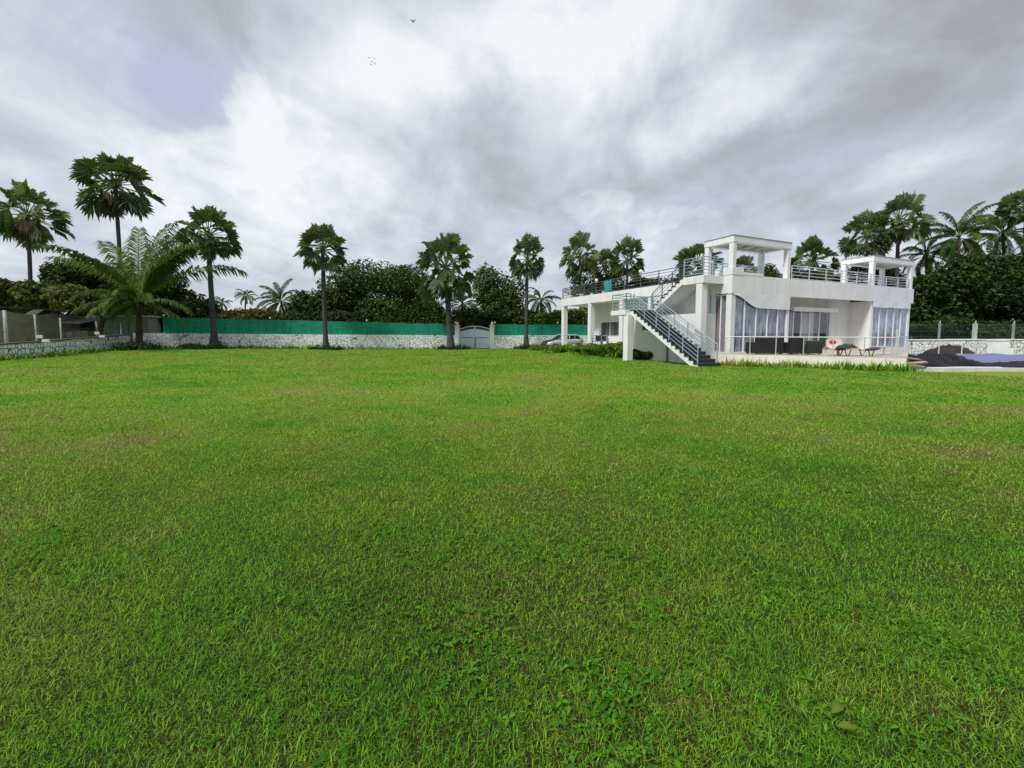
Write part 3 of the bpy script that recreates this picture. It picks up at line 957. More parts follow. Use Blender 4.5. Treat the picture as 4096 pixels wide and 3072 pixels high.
# --- fan palms (labels tell them apart from left to right by what stands near them)
fan_palm(27, 215, 44, 35, 'fan palm cut by the left edge of the view, above the hedge', base_px=30, k=0, dry=True)
fan_palm(116, 185, 42, 39, 'tallest left fan palm, rising behind the bushy young coconut palm', base_px=123, k=1, dry=True)
fan_palm(209, 235, 36.4, 32, 'lone fan palm with flared dark base on the lawn beside the coconut palm', base_px=214, k=2, r0=.24, flare=2.2)
fan_palm(323, 250, 38.0, 28, 'small crowned fan palm in front of the big round tree', base_px=326, k=3, r0=.22)
fan_palm(446, 267, 40.6, 36, 'stout fan palm with shaggy brown skirt left of the gate', base_px=451, k=1, dry=True, zs=1.25, r0=.30)
fan_palm(527, 259, 41.0, 22, 'slender fan palm on the lawn edge right of the gate', base_px=526, k=2, zs=1.25, r0=.20, flare=2.2)
fan_palm(580, 257, 48, 23, 'left one of the fan palms rising behind the teal cloth on the deck', base_px=582, k=0, zs=1.2, dry=True)
fan_palm(606, 266, 50, 19, 'low middle fan palm squeezed between two others behind the deck', base_px=606, k=3)
fan_palm(627, 260, 49, 22, 'right one of the fan palms behind the deck, nearest the staircase', base_px=627, k=2, zs=1.15)
fan_palm(698, 264, 47, 27, 'fan palm half hidden by the left column of the large pergola', base_px=698, k=1)
fan_palm(812, 261, 48, 25, 'fan palm standing between the two pergolas behind the roof', base_px=812, k=3, zs=1.1)
fan_palm(866, 236, 46, 27, 'lower left palm of the tall pair above the small pergola', base_px=868, k=2, dry=True)
fan_palm(899, 222, 45, 30, 'taller right palm of the pair above the small pergola', base_px=898, k=0, dry=True)
fan_palm(1026, 207, 42, 24, 'tall fan palm cut by the right edge of the view', base_px=1026, k=1)
fan_palm(742, 272, 50, 18, 'small fan palm seen through the large pergola', base_px=742, k=0)

# --- coconut palms
g_ = random.Random(5)
young = []
for az_deg, el, bend, lf in ((178, 28, 70, 1.0), (8, 18, 62, 1.0), (200, 8, 40, .95), (-12, 5, 42, .95), (150, 55, 60, .9), (35, 50, 75, 1.05), (85, 78, 40, 1.05),
                             (100, 70, 45, 1.05), (60, 74, 55, 1.1), (130, 76, 35, .95), (255, 60, 80, .9), (290, 45, 80, .9), (225, 38, 75, .95), (320, 30, 65, .95),
                             (170, 2, 45, .9), (12, -8, 40, .85), (270, 15, 70, .85), (20, 66, 70, 1.1), (160, 68, 50, .9), (340, 62, 70, 1.0), (240, 5, 55, .8), (300, 0, 60, .8)):
    young.append((R(az_deg) + g_.gauss(0, .08), R(el), R(bend * (.95 if el > 45 else 1.25)), lf * (1.42 if el > 45 else .80)))
for k in range(7):
    young.append((g_.uniform(0, 6.28), R(g_.uniform(10, 72)), R(g_.uniform(45, 80)), g_.uniform(.85, 1.2)))
YOUNG = coco_crown_mesh(80, young, 4.6, 1.15, .11)
cy = coconut(139.5, 303, 34.2, 64, 'bushy young coconut palm with wide drooping fronds on the lawn corner', base_px=139.5, mesh=YOUNG, r0=.25, group='coconut palms', rz=0)
dead = MB()
for k in range(7):
    a = k * .9 + .2
    dead.tube([(0, 0, 0), (math.cos(a) * .5, math.sin(a) * .5, -.1), (math.cos(a) * .75, math.sin(a) * .75, -1.0), (math.cos(a) * .7, math.sin(a) * .7, -1.9)], [.06, .05, .05, .02], 0, 5)
V_, T_ = [], []
gg = np.random.default_rng(3)
for k in range(420):
    a = gg.integers(0, 7) * .9 + .2 + gg.normal(0, .12); z0 = gg.uniform(-1.9, .1)
    p = np.array((math.cos(a) * gg.uniform(.25, .85), math.sin(a) * gg.uniform(.25, .85), z0)); e = np.array((gg.normal(0, .16), gg.normal(0, .16), -.75)); s_ = np.array((math.sin(a), math.cos(a), 0)) * .035
    V_.append([p - s_, p + s_, p + e + s_ * .3, p + e - s_ * .3]); T_.append(gg.random())
sk = link('dry_fronds', quads_mesh('dry_fronds', np.array(V_), T_, M['fan_dead'], 4), cy, (0, 0, cy.children[1].location.z))
dead.build('frond_stalks', M['trunk_coco'], cy, (0, 0, cy.children[1].location.z))

coconut(281, 302, 50, 24, 'coconut palm with leaning pale trunk left of the big round tree', base_px=291, k=0)
coconut(246, 296, 75, 11, 'tiny far coconut palm alone above the low olive bushes', base_px=244, k=1)
coconut(222, 303, 66, 10, 'small far coconut palm just right of the flared fan palm trunk', base_px=222, k=2)
coconut(541, 301, 47, 20, 'low coconut palm behind the wall between gate palm and porch', base_px=541, k=2)
coconut(959, 238, 45, 36, 'coconut palm with upright plume above the dark right grove', base_px=957, k=0)
coconut(1003, 234, 45, 38, 'coconut palm with arching fronds next to the right edge', base_px=1004, k=1)
coconut(926, 256, 47, 26, 'low coconut palm at the left shoulder of the right grove', base_px=927, k=2)
coconut(1060, 250, 40, 34, 'coconut palm just beyond the right edge of the view', base_px=1060, k=0)
coconut(462, 304, 47, 22, 'low dark coconut palm behind the gate pillars', base_px=463, k=1)

# --- broadleaf trees and hedges, left to right
tree(15, 273, 320, 40, 40, 'rounded olive green tree at the left edge behind the fence', 'leafolive', 5200, .34, 1)
tree(52, 280, 316, 39.0, 32, 'dull green tree beneath the leftmost fan palm', 'leafmid', 4200, .32, 2)
tree(80, 254, 318, 44, 36, 'dark leafy tree left of the young coconut palm', 'leafdark', 9000, .30, 3)
tree(98, 286, 319, 36.8, 44, 'wide low olive tree overhanging the shed', 'leafolive', 4600, .30, 4)
tree(146, 262, 330, 45, 42, 'dark tree standing right behind the young coconut palm', 'leafdark', 10000, .30, 5)
tree(192, 290, 342, 46, 26, 'low green tree behind the left end of the net', 'leafmid', 3600, .30, 6)
tree(236, 304, 342, 50, 24, 'low olive bush left of the far coconut palms', 'leafolive', 2600, .30, 7)
tree(264, 307, 342, 49, 22, 'reddish olive bush between the far coconut palms', 'leafolive', 2600, .30, 8)
tree(310, 285, 342, 50, 26, 'dark tree at the left foot of the big round tree', 'leafdark', 5000, .30, 9)
tree(335, 272, 342, 53, 38, 'left shoulder tree beside the big round tree', 'leafmid', 6500, .30, 10)
tree(384, 259, 340, 51, 56, 'big round mango tree with dense crown behind the net', 'leafmid', 15000, .30, 11, k=14)
tree(424, 292, 342, 49, 22, 'dark bush right of the big round tree', 'leafdark', 3600, .28, 12)
tree(498, 257, 342, 50, 27, 'dense round tree between the two gate palms', 'leafmid', 6500, .30, 13)
tree(478, 300, 342, 47, 26, 'black shadowy bush straight above the gate', 'leafdark', 3600, .28, 14)
tree(516, 302, 342, 47, 24, 'dark bush behind the slender gate palm', 'leafdark', 3400, .28, 15)
tree(556, 306, 342, 46, 24, 'yellow green shrub tree seen between the porch columns', 'leafbright', 3400, .28, 16)
tree(585, 300, 342, 47, 24, 'yellow green tree behind the far porch corner', 'leafbright', 3400, .28, 17)
tree(606, 268, 318, 52, 36, 'dark tree mass under the three deck palms', 'leafdark', 5200, .30, 18)
tree(656, 270, 316, 50, 28, 'dark tree behind the upper stair flight', 'leafdark', 4200, .30, 19)
tree(712, 266, 312, 50, 26, 'round tree behind the left column of the large pergola', 'leafdark', 4200, .30, 20)
tree(757, 262, 312, 52, 24, 'tree seen low through the middle of the large pergola', 'leafmid', 4200, .30, 21)
tree(787, 268, 312, 50, 22, 'dark tree behind the right column of the large pergola', 'leafdark', 3600, .30, 22)
tree(830, 268, 314, 50, 28, 'dark tree right of the palm between the pergolas', 'leafdark', 4600, .30, 23)
tree(872, 252, 314, 49, 34, 'dark tree behind the small pergola', 'leafdark', 5600, .30, 24)
tree(922, 262, 340, 44, 30, 'dark tree just right of the house end', 'leafdark', 6500, .30, 25)
tree(962, 250, 342, 41, 34, 'large dark green tree in the middle of the right grove', 'leafdark', 9500, .30, 26, k=12)
tree(1006, 246, 342, 40, 36, 'leafy green tree filling the right edge', 'leafdark', 9500, .30, 27, k=12)
tree(1062, 246, 342, 40, 40, 'dark tree outside the right edge of the view', 'leafdark', 6500, .32, 28)
tree(942, 316, 343, 39, 38, 'low black hedge behind the chain link fence by the house', 'leafdark', 5200, .26, 29, name='hedge', cat='hedge', group='hedges beyond the walls')
tree(1005, 316, 343, 37.5, 44, 'low black hedge behind the chain link fence at the right edge', 'leafdark', 5200, .26, 30, name='hedge', cat='hedge', group='hedges beyond the walls')
for px, py_, Y_, w_, lab in ((28, 300, 43, 36, 'dark hedge behind the compound wall at the left edge'), (84, 300, 43.5, 34, 'dark hedge behind the low hut'), (140, 300, 42, 30, 'dark hedge behind the grey shed')):
    tree(px, py_, 346, Y_, w_, lab, 'leafdark', 5200, .28, 300 + px, name='hedge', cat='hedge', group='hedges beyond the walls', deep=.35, k=8)
for px, lab in ((205, 'dark undergrowth hedge behind the left part of the net'), (255, 'undergrowth hedge under the far coconut palms'), (305, 'undergrowth hedge left of the big round tree'), (350, 'undergrowth hedge under the big round tree'),
                (398, 'undergrowth hedge right under the dense round crown'), (440, 'undergrowth hedge behind the stout fan palm'), (487, 'undergrowth hedge straight behind the gate'), (535, 'undergrowth hedge behind the slender gate palm'), (580, 'undergrowth hedge behind the porch end')):
    tree(px, 308 + rnd.uniform(-4, 5), 344, 45.5, 33, lab, 'leafolive' if px in (205, 255) else 'leafdark', 4200, .28, 200 + px, name='hedge', cat='hedge', group='hedges beyond the walls', deep=.35, k=8)
# distant wood closing the horizon
Lf = []
gw = random.Random(9)
for i in range(80):
    xx = -110 + i * 2.9
    Lf.append((Vector((xx, 92 + gw.uniform(-5, 5), gw.uniform(1.5, 3.0))), (3.2, 2.6, gw.uniform(2.4, 4.2))))
for i in range(46):  # unseen row behind the camera, added to darken the window reflections
    Lf.append((Vector((-70 + i * 3.1, -34 + gw.uniform(-4, 4), gw.uniform(2.5, 5))), (3.4, 2.6, gw.uniform(3.5, 6.5))))
V_, T_ = leaf_cloud(Lf, 44000, .62, 77)
tag(link('treeline', quads_mesh('treeline', V_, T_, M['leafdark'], 4)), 'far low wood closing the horizon, plus an added unseen row behind the viewer', 'wood', kind='stuff')

# ------------------------------------------------------------------ boundary walls, net and gate
def wall_run(name, a, b, h0, h1, label, m, cap=None, thick=.32, group=None, dip=.25):
    """a stone wall from a to b following the ground, top height h0 to h1 (absolute)"""
    a, b = Vector((*a, 0)), Vector((*b, 0)); d = b - a; L = d.length
    t = thing(name, label, 'wall', a, math.atan2(d.y, d.x), group)
    mb = MB(); n = max(2, int(L / 1.5)); g = random.Random(int(L * 10))
    cols = []
    for i in range(n + 1):
        f = i / n; p = a + d * f
        top = h0 + (h1 - h0) * f + g.uniform(-.015, .015)
        cols.append((f * L, gz(p.x, p.y) - dip, top))
    for i in range(n):
        (x0, b0, t0), (x1, b1, t1) = cols[i], cols[i + 1]
        v = [(x0, 0, b0), (x1, 0, b1), (x1, 0, t1), (x0, 0, t0), (x0, thick, b0), (x1, thick, b1), (x1, thick, t1), (x0, thick, t0)]
        f_ = [(0, 1, 2, 3), (5, 4, 7, 6), (3, 2, 6, 7)]
        if i == 0: f_.append((4, 0, 3, 7))
        if i == n - 1: f_.append((1, 5, 6, 2))
        mb.add(v, f_)
    mb.build('stonework', m, t)
    if cap:
        cb = MB()
        for i in range(n):
            (x0, _, t0), (x1, _, t1) = cols[i], cols[i + 1]
            v = [(x0, -.05, t0 - .01), (x1, -.05, t1 - .01), (x1, thick + .05, t1 - .01), (x0, thick + .05, t0 - .01), (x0, -.05, t0 + .07), (x1, -.05, t1 + .07), (x1, thick + .05, t1 + .07), (x0, thick + .05, t0 + .07)]
            cb.add(v, [(0, 3, 2, 1), (4, 5, 6, 7), (0, 1, 5, 4), (2, 3, 7, 6)] + ([(3, 0, 4, 7)] if i == 0 else []) + ([(1, 2, 6, 5)] if i == n - 1 else []))
        cb.build('capping', cap, t)
    return t


GATE_Y = 42.0
GX0, GX1 = xat(459.7, GATE_Y, 1), xat(489.7, GATE_Y, 1)
FW_L = (-33.4, 36.2)
wall_run('stone_wall', FW_L, (GX0 - .47, GATE_Y), 1.60, 1.36, 'long white rubble stone wall under the green net left of the gate', M['stone'], group='white stone boundary walls')
wall_run('stone_wall', (GX1 + .47, GATE_Y), (11.2, 43.2), 1.36, 1.36, 'short white rubble stone wall between the gate and the porch', M['stone'], group='white stone boundary walls')
wall_run('stone_wall', (-29.2, 22.0), (-33.5, 36.0), .82, 1.42, 'white stone wall with dark coping running along the left side', M['stone_left'], M['capping'], group='white stone boundary walls')
wall_run('stone_wall', (22.5, 31.2), (62.0, 33.6), 1.06, 1.06, 'white stone wall behind the pool right of the house', M['stone'], M['frame'], group='white stone boundary walls')


def net_run(a, b, z0a, z1a, z0b, z1b, label, npost):
    a, b = Vector((*a, 0)), Vector((*b, 0)); d = b - a; L = d.length
    t = thing('shade_net', label, 'net', a, math.atan2(d.y, d.x), 'green shade nets on the far wall')
    def fn(u, v):
        sag = .05 * math.sin(u * npost * math.pi) ** 2
        z0 = z0a + (z0b - z0a) * u; z1 = z1a + (z1b - z1a) * u - sag + .02 * math.sin(u * 90)
        return Vector((u * L, .15 + .02 * math.sin(u * L * 2.1 + v * 2) + .012 * math.sin(u * L * 7), z0 + .02 * math.sin(u * 130) * (1 - v) + (z1 - z0) * v))
    MB().sheet(fn, int(L * 4), 5).build('net', M['net'], t)
    mb = MB()
    mb.bar((0, .19, z1a), (L, .19, z1b), .012, 0, 5)
    mb.build('top_wire', M['rail_dark'], t)
    for k in range(npost + 1):
        f = k / npost
        zt = z1a + (z1b - z1a) * f
        p = MB().bar((f * L + .06, .24, zt - 1.25), (f * L + .06, .24, zt + .10), .035, 0, 6).build('post', M['rail_dark'], t)
        MB().ball((f * L + .06, .24, zt + .17), .10).build('cap', M['lampglobe'], p)


net_run((-31.2, 36.66), (GX0 - .47, GATE_Y), 1.55, 3.0, 1.34, 2.50, 'long green shade net on the wall left of the gate', 3)
net_run((GX1 + .47, GATE_Y), (11.2, 43.2), 1.34, 2.50, 1.34, 2.45, 'short green shade net on the wall between gate and porch', 2)

for k, (x0, x1, lab) in enumerate(((GX0 - .47, GX0 - .02, 'white square gate pillar left of the pale blue gate'), (GX1 + .02, GX1 + .47, 'white square gate pillar right of the pale blue gate'))):
    t = thing('gate_pillar', lab, 'pillar', ((x0 + x1) / 2, GATE_Y, 0), 0, 'white gate pillars')
    MB().box(-.225, .225, -.1, .35, -.2, 2.32).build('shaft', M['plaster'], t)
    MB().box(-.27, .27, -.15, .40, 2.32, 2.42).build('capstone', M['plaster'], t)
    f = MB().ball((0, .12, 2.57), .15).build('globe', M['lampglobe'], t)
    MB().ball((0, .12, 2.75), .075).build('finial', M['terracotta'], t)

gw_ = GX1 - GX0
t = thing('gate', 'pale blue double metal gate with arched top closed between white pillars', 'gate', ((GX0 + GX1) / 2, GATE_Y + .1, 0))
def arch(x): return 1.98 + .30 * (1 - (2 * x / gw_) ** 2)
for s in (-1, 1):
    xs = [s * (0.012 + (gw_ / 2 - .03) * k / 10) for k in range(11)]
    v = [(x, 0, .10) for x in xs] + [(x, 0, arch(x) - .30) for x in xs] + [(x, .03, .10) for x in xs] + [(x, .03, arch(x) - .30) for x in xs]
    f = []
    for k in range(10):
        f += [(k, k + 1, k + 12, k + 11), (k + 22, k + 33, k + 34, k + 23), (k + 11, k + 12, k + 34, k + 33)]
    leaf = MB().add(v, f).build('gate_leaf', M['gate'], t)
    fb = MB()
    for k in range(10):
        for off, r in ((0, .045), (-.30, .03)):
            fb.bar((xs[k], .0, arch(xs[k]) + off), (xs[k + 1], .0, arch(xs[k + 1]) + off), r, 0, 6)
    fb.box(min(xs[0], xs[-1]), max(xs[0], xs[-1]), -.03, -.005, .06, .14)
    fb.box(min(xs[0], xs[0] + s * .05), max(xs[0], xs[0] + s * .05), -.03, -.005, .1, arch(0))
    fb.box(min(xs[-1], xs[-1] - s * .05), max(xs[-1], xs[-1] - s * .05), -.03, -.005, .1, arch(xs[-1]))
    fb.build('frame', M['gate'], leaf)
    gb = MB()
    for k in range(16):
        x = s * (.06 + (gw_ / 2 - .12) * k / 15)
        gb.bar((x, .01, arch(x) - .28), (x, .01, arch(x) - .04), .022, 0, 5)
    gb.build('grille', M['gate_dark'], leaf)
    MB().box(min(xs[1], xs[-2]), max(xs[1], xs[-2]), -.025, -.003, 1.10, 1.16).build('cross_bar', M['gate_dark'], leaf)
    if s > 0: MB().box(.0, .10, -.08, -.03, .12, 1.22).build('bolt', M['gate_dark'], leaf)

# --- left background: fence posts, floodlights, compound wall, hut and shed
for px, py, h_, tlt, lab in ((7, 341, 2.5, .03, 'pale concrete fence post nearest the left edge'), (37.5, 340, 2.35, -.02, 'pale slender fence post by the first floodlight'),
                             (62, 339, 2.2, .02, 'concrete fence post in front of the low white hut'), (98, 338, 2.1, .0, 'concrete fence post left of the grey shed'), (122, 337, 2.0, .03, 'concrete fence post in front of the grey shed')):
    k = (px - 512) / F
    Y = 1.0
    for _ in range(40):
        X = -29.5 - (Y - 22) * .307; Y = X / k
    t = thing('fence_post', lab, 'post', (X, Y, .45), 0, 'concrete posts along the left wall')
    MB().tube([(0, 0, 0), (tlt * .5, 0, h_ * .5), (tlt, 0, h_)], [.07, .065, .06] if px > 20 else [.11, .11, .10], 0, 4).build('shaft', M['concrete'], t)
    for z in (h_ * .35, h_ * .68, h_ * .97): MB().bar((tlt * .5 - .1, 0, z), (tlt * .5 + .1, 0, z), .012).build('wire_clip', M['rail_dark'], t)
t = thing('chain_link_fence', 'thin chain link fence above the left stone wall', 'fence', (-29.5, 22, 0), R(90) + math.atan(.307))
MB().add([(0, 0, .9), (14.5, 0, 1.45), (14.5, 0, 3.3), (0, 0, 2.9)], [(0, 1, 2, 3)]).build('mesh', M['chain'], t)
wb = MB()
for z0, z1 in ((1.6, 2.1), (2.35, 2.7), (3.1, 3.3)): wb.bar((0, 0, z0), (14.5, 0, z1), .014, 0, 5)
wb.build('wires', M['rail_dark'], t)
for px, lab in ((41, 'small white floodlight on a dark pole at the left wall'), (98.5, 'small white floodlight on a dark pole nearer the shed')):
    Y = 30.0
    for _ in range(40):
        X = -29.0 - (Y - 22) * .307; Y = X / ((px - 512) / F)
    zt = .82 + .60 * (Y - 22) / 14
    t = thing('floodlight', lab, 'lamp', (X, Y, zt), R(25), 'floodlights on the left wall')
    MB().bar((0, 0, 0), (-.12, 0, 1.25), .035).build('pole', M['rail_dark'], t)
    MB().box(-.13, .13, -.12, .02, .26, .46).build('lamp_head', M['lampglobe'], t)
    MB().box(.10, .42, -.10, .06, .02, .20).build('ballast_box', M['lampglobe'], t)
t = thing('compound_wall', 'mossy brown compound wall behind the left fence', 'wall', (-38, 20, 0), R(104))
def mw(u, v): return Vector((u * 22, .05 * math.sin(u * 40), v * (3.3 + .1 * math.sin(u * 23))))
MB().sheet(mw, 40, 3).box(0, 22, .1, .4, 0, 3.2).build('masonry', M['mudwall'], t)
c = at(62, 326, 36)
t = thing('hut', 'low pale hut with sloping sheet roof behind the left wall', 'hut', (c.x * 39.5 / 36 - .6, 39.5, gz(c.x, 39.5) - .9), R(10))
MB().box(-2.6, 2.6, 0, 3, 0, 2.5).build('wall', M['mudwall'], t)
MB().box(-1.3, 1.4, -.22, -.02, 1.85, 2.35).build('parapet', M['sheetroof'], t)
MB().box(0.1, 1.3, -.05, -.005, .9, 1.8).build('opening_shade', M['carblack'], t)  # black slab on the solid wall, painted as the dark inside of an opening
MB().add([(-2.9, -.8, 3.35), (2.4, -.6, 3.15), (2.6, 3.2, 3.9), (-2.7, 3.2, 4.0), (-2.9, -.8, 3.42), (2.4, -.6, 3.22), (2.6, 3.2, 3.97), (-2.7, 3.2, 4.07)], [(0, 3, 2, 1), (4, 5, 6, 7), (0, 1, 5, 4), (1, 2, 6, 5), (2, 3, 7, 6), (3, 0, 4, 7)]).build('roof', M['sheetroof'], t)
MB().add([(-2.6, -.9, 3.4), (-1.0, -.9, 4.35), (-.4, -.6, 4.40), (-2.0, -.5, 3.42), (-2.6, -.9, 3.46), (-1.0, -.9, 4.41), (-.4, -.6, 4.46), (-2.0, -.5, 3.48)], [(0, 3, 2, 1), (4, 5, 6, 7), (0, 1, 5, 4), (1, 2, 6, 5), (2, 3, 7, 6), (3, 0, 4, 7)]).build('loose_sheet', M['sheetroof'], t)
c = at(117, 330, 38)
t = thing('shed', 'grey green corrugated shed left of the young coconut palm', 'shed', (c.x, 38.6, gz(c.x, 38.6)), R(20))
def corr(u, v): return Vector((-1.9 + u * 3.8, .035 * math.sin(u * 3.8 * 28), v * 2.9))
MB().sheet(corr, 150, 1).box(-1.9, 1.9, .06, 2.6, 0, 2.9).build('wall', M['shed'], t)
MB().box(-.25, .45, -.12, -.05, 0, 2.3).build('door', M['gate_dark'], t)
MB().box(-2.1, 2.1, -.3, 2.8, 2.9, 3.0).build('roof', M['sheetroof'], t)

# --- right: chain link fence behind the stone wall, posts, white cabinet, soil, pool and tarps
for px, lab in ((939, 'thin green fence post above the soil heap'), (974.5, 'pale concrete fence post right of the soil heap'), (1013, 'thin fence post above the wall at the right edge')):
    Y = 32.5; X = xat(px, Y, 1.5)
    t = thing('fence_post', lab, 'post', (X, Y, 0), 0, 'posts of the right chain link fence')
    r = .10 if px == 974.5 else .055
    MB().box(-r, r, -r, r, .0, 2.35).build('shaft', M['concrete' if px == 974.5 else 'shed'], t)
    MB().tube([(0, 0, 2.33), (-.08, -.1, 2.55)], [.05, .03], 0, 5).build('arm', M['concrete'], t)
t = thing('chain_link_fence', 'dark chain link fence above the right stone wall', 'fence', (23, 32.25, 0), R(2))
MB().add([(0, 0, 1.0), (30, 0, 1.0), (30, 0, 2.25), (0, 0, 2.25)], [(0, 1, 2, 3)]).build('mesh', M['chain'], t)
wb = MB()
for z in (1.3, 1.75, 2.25): wb.bar((0, 0, z), (30, 0, z), .008, 0, 5)
wb.build('wires', M['rail_dark'], t)
c = at(1003, 353, 30.5); X = xat(1002, 30.6, .6)
t = thing('meter_cabinet', 'plain white masonry cabinet against the right stone wall', 'cabinet', (X, 30.6, 0))
MB().box(-.52, .52, 0, .5, -.1, 1.02).build('body', M['frame'], t)
MB().box(-.56, .56, -.04, .54, 1.02, 1.07).build('lid', M['plaster'], t)
MB().box(.53, 1.0, .05, .45, -.1, .45).build('side_step', M['frame'], t)
# soil
X = xat(950, 29.3, .4)
def soil(u, v):
    a = u * 2 * math.pi; r = v
    x, y = math.cos(a) * r * 1.75, math.sin(a) * r * 1.1
    h = (1 - r ** 5) * (.52 + .10 * math.sin(x * 3.1 + 1) + .08 * math.sin(y * 5 + x * 4) + .05 * math.sin(x * 11) * math.sin(y * 9) + .05 * math.sin(x * 23 + y * 7) * math.sin(y * 19 + x * 5))
    h *= (1 if x < .5 else 1 - .35 * min(1, (x - .5)))
    return Vector((x, y, max(h, -.03) + .01))
o = MB().sheet(soil, 80, 26).build('soil_heap', M['soil'], None, (X, 29.3, 0))
tag(o, 'dark brown soil heap in front of the right stone wall', 'soil heap')
# pool surround
pool = [(16.35, 17.0), (30, 16.4), (44, 16.2), (48, 29.0), (26.8, 28.4), (25.4, 26.2)]
MB().prism(pool, -.2, .16).build('pool_deck', M['coping'])
tag(bpy.data.objects['pool_deck'], 'pale raised pool surround right of the terrace', 'pool deck', kind='structure')
def tarp(u, v):
    x = 21.0 + u * 20 - v * .6 + 1.2 * v * v; y = 17.6 + v * 9.4 - .2 * u
    x += (1 - v) * 1.6 * (1 - u)
    z = .20 + .16 * sstep(.15, 1, 1 - abs(2 * v - 1)) + .035 * math.sin(x * 2.2 + y) + .03 * math.sin(y * 3.1 - x * 1.4) + .02 * math.sin(x * 5.3 + y * 4.1)
    return Vector((x, y, float(z)))
o = MB().sheet(tarp, 70, 40).build('pool_tarp', M['bluetarp'])
tag(o, 'violet blue tarpaulin spread over the pool at the right edge', 'tarp')
def heap(cx, cy, lx, ly, hh, seed, rot=0, name='plastic_sheet', m='blacktarp'):
    g = random.Random(seed); ph = [g.random() * 6 for _ in range(8)]
    def fn(u, v):
        x, y = (u - .5) * 2, (v - .5) * 2
        env = max(0, 1 - abs(x) ** 2.2) ** .7 * max(0, 1 - abs(y) ** 2.2) ** .7
        rid = abs(math.sin(x * 3.1 + y * 1.3 + ph[0])) * .45 + abs(math.sin(y * 4.1 - x * 2.2 + ph[1])) * .30 + abs(math.sin(x * 8 + y * 5 + ph[2])) * .20 + abs(math.sin(x * 15 - y * 11 + ph[5])) * .12 + .10
        z = .17 + hh * env * rid
        ex = x * lx * (1 + .08 * math.sin(y * 5 + ph[3])); ey = y * ly * (1 + .15 * math.sin(x * 4 + ph[4]))
        return Vector((ex * math.cos(rot) - ey * math.sin(rot), ex * math.sin(rot) + ey * math.cos(rot), z))
    return MB().sheet(fn, 60, 30).build(name, M[m], None, (cx, cy, 0))
tag(heap(18.9, 18.2, 1.9, .75, .55, 3, .05), 'crumpled black plastic sheet heaped on the pool edge', 'plastic sheet')
tag(heap(17.55, 18.0, .55, .42, .42, 9), 'black bundled plastic lump at the left end of the heap', 'plastic bundle')
tag(heap(22.0, 17.5, 1.3, .5, .28, 5, -.03), 'flatter black plastic fold along the blue tarpaulin', 'plastic sheet')
tag(heap(23.9, 17.35, .9, .25, .22, 7), 'thin black plastic roll on the coping at the right edge', 'plastic roll')
for (px, py, Y, l, rz, lab) in ((911, 358.5, 17.6, 1.0, .2, 'weathered brown plank lying on top of the plank pile'), (914, 363, 17.2, .85, -.25, 'broken brown plank sloping from the pool edge'), (917, 366, 17.0, .7, .1, 'short brown plank at the foot of the black plastic')):
    p = at(px, py, Y)
    o = MB().box(-l / 2, l / 2, -.09, .09, -.025, .025).box(-l / 2 + .1, -l / 2 + .2, -.12, .12, -.07, -.026).build('plank', M['plank'], None, p)
    o.rotation_euler = (.25, .12 * (1 if rz > 0 else -1), rz)
    tag(o, lab, 'plank', 'loose planks by the pool')
for px, lab in ((939, 'thin white pool rail post in front of the soil heap'), (962, 'middle thin white pool rail post'), (983, 'thin white pool rail post right of the soil heap')):
    Y = 27.6; X = xat(px, Y, .6)
    o = MB().bar((0, 0, .1), (0, 0, 1.02), .03, 0, 8).ball((0, 0, 1.03), .045).bar((0, 0, .16), (0, 0, .19), .07, 0, 8).build('rail_post', M['rail_pale'], None, (X, Y, 0))
    tag(o, lab, 'post', 'thin posts behind the pool')

# ------------------------------------------------------------------ house
house = thing('house', 'white flat roofed two level house with outside stairs and roof pergolas', 'house', HOUSE_C, HROT)
FL, DB, DT, LV = .55, 3.95, 4.5, 16.6     # floor, deck underside, deck top, length of the left wing
def part(name, mb, m, parent=None): return mb.build(name, m, parent or house)
part('base', MB().box(.02, 17.55, .03, LV, -.2, FL), M['plinth'])
# deck and fascia
part('roof_deck', MB().box(.0, 17.6, .14, LV, DB, DT), M['plaster'])
part('fascia', MB().box(-.04, 17.64, -.04, .16, 3.6, DT + .06).box(-.04, .10, .16, 1.5, 3.62, DT + .06).box(-.03, .12, 1.5, LV + .03, DB - .03, DT + .05)
     .box(17.5, 17.64, .16, LV, 3.6, DT + .06), M['plaster'])
# walls
wl = MB()
wl.box(0, .26, 0, .26, FL, 3.62)                      # bay corner pier
wl.box(4.45, 4.62, .0, 1.2, FL, 3.61)                 # right cheek of the first bay
wl.box(.0, .26, 1.0, 1.45, .1, 3.63)
wl.box(.03, .22, 1.45, 6.0, .0, DB)                   # side wall behind the stairs
wl.box(4.60, 5.5, 1.2, 1.4, FL, DB)
wl.box(10.7, 12.75, 1.2, 1.4, FL, DB)
wl.box(5.5, 10.7, 1.2, 1.4, 3.05, DB)
wl.box(12.7, 12.9, .0, 1.2, FL, 3.61)
wl.box(17.2, 17.4, .0, 1.2, FL, 3.61)
wl.box(17.2, 17.4, 1.2, 13.9, FL, DB)
wl.box(.22, 1.5, 5.8, 6.0, FL, DB)
wl.box(1.5, 1.7, 5.8, 10.6, FL, DB); wl.box(1.5, 1.7, 13.0, 13.9, FL, DB); wl.box(1.5, 1.7, 10.6, 13.0, FL, 1.36); wl.box(1.5, 1.7, 10.6, 13.0, 2.50, DB)
wl.box(1.7, 17.2, 13.7, 13.9, FL, DB)
part('wall', wl, M['plaster'])
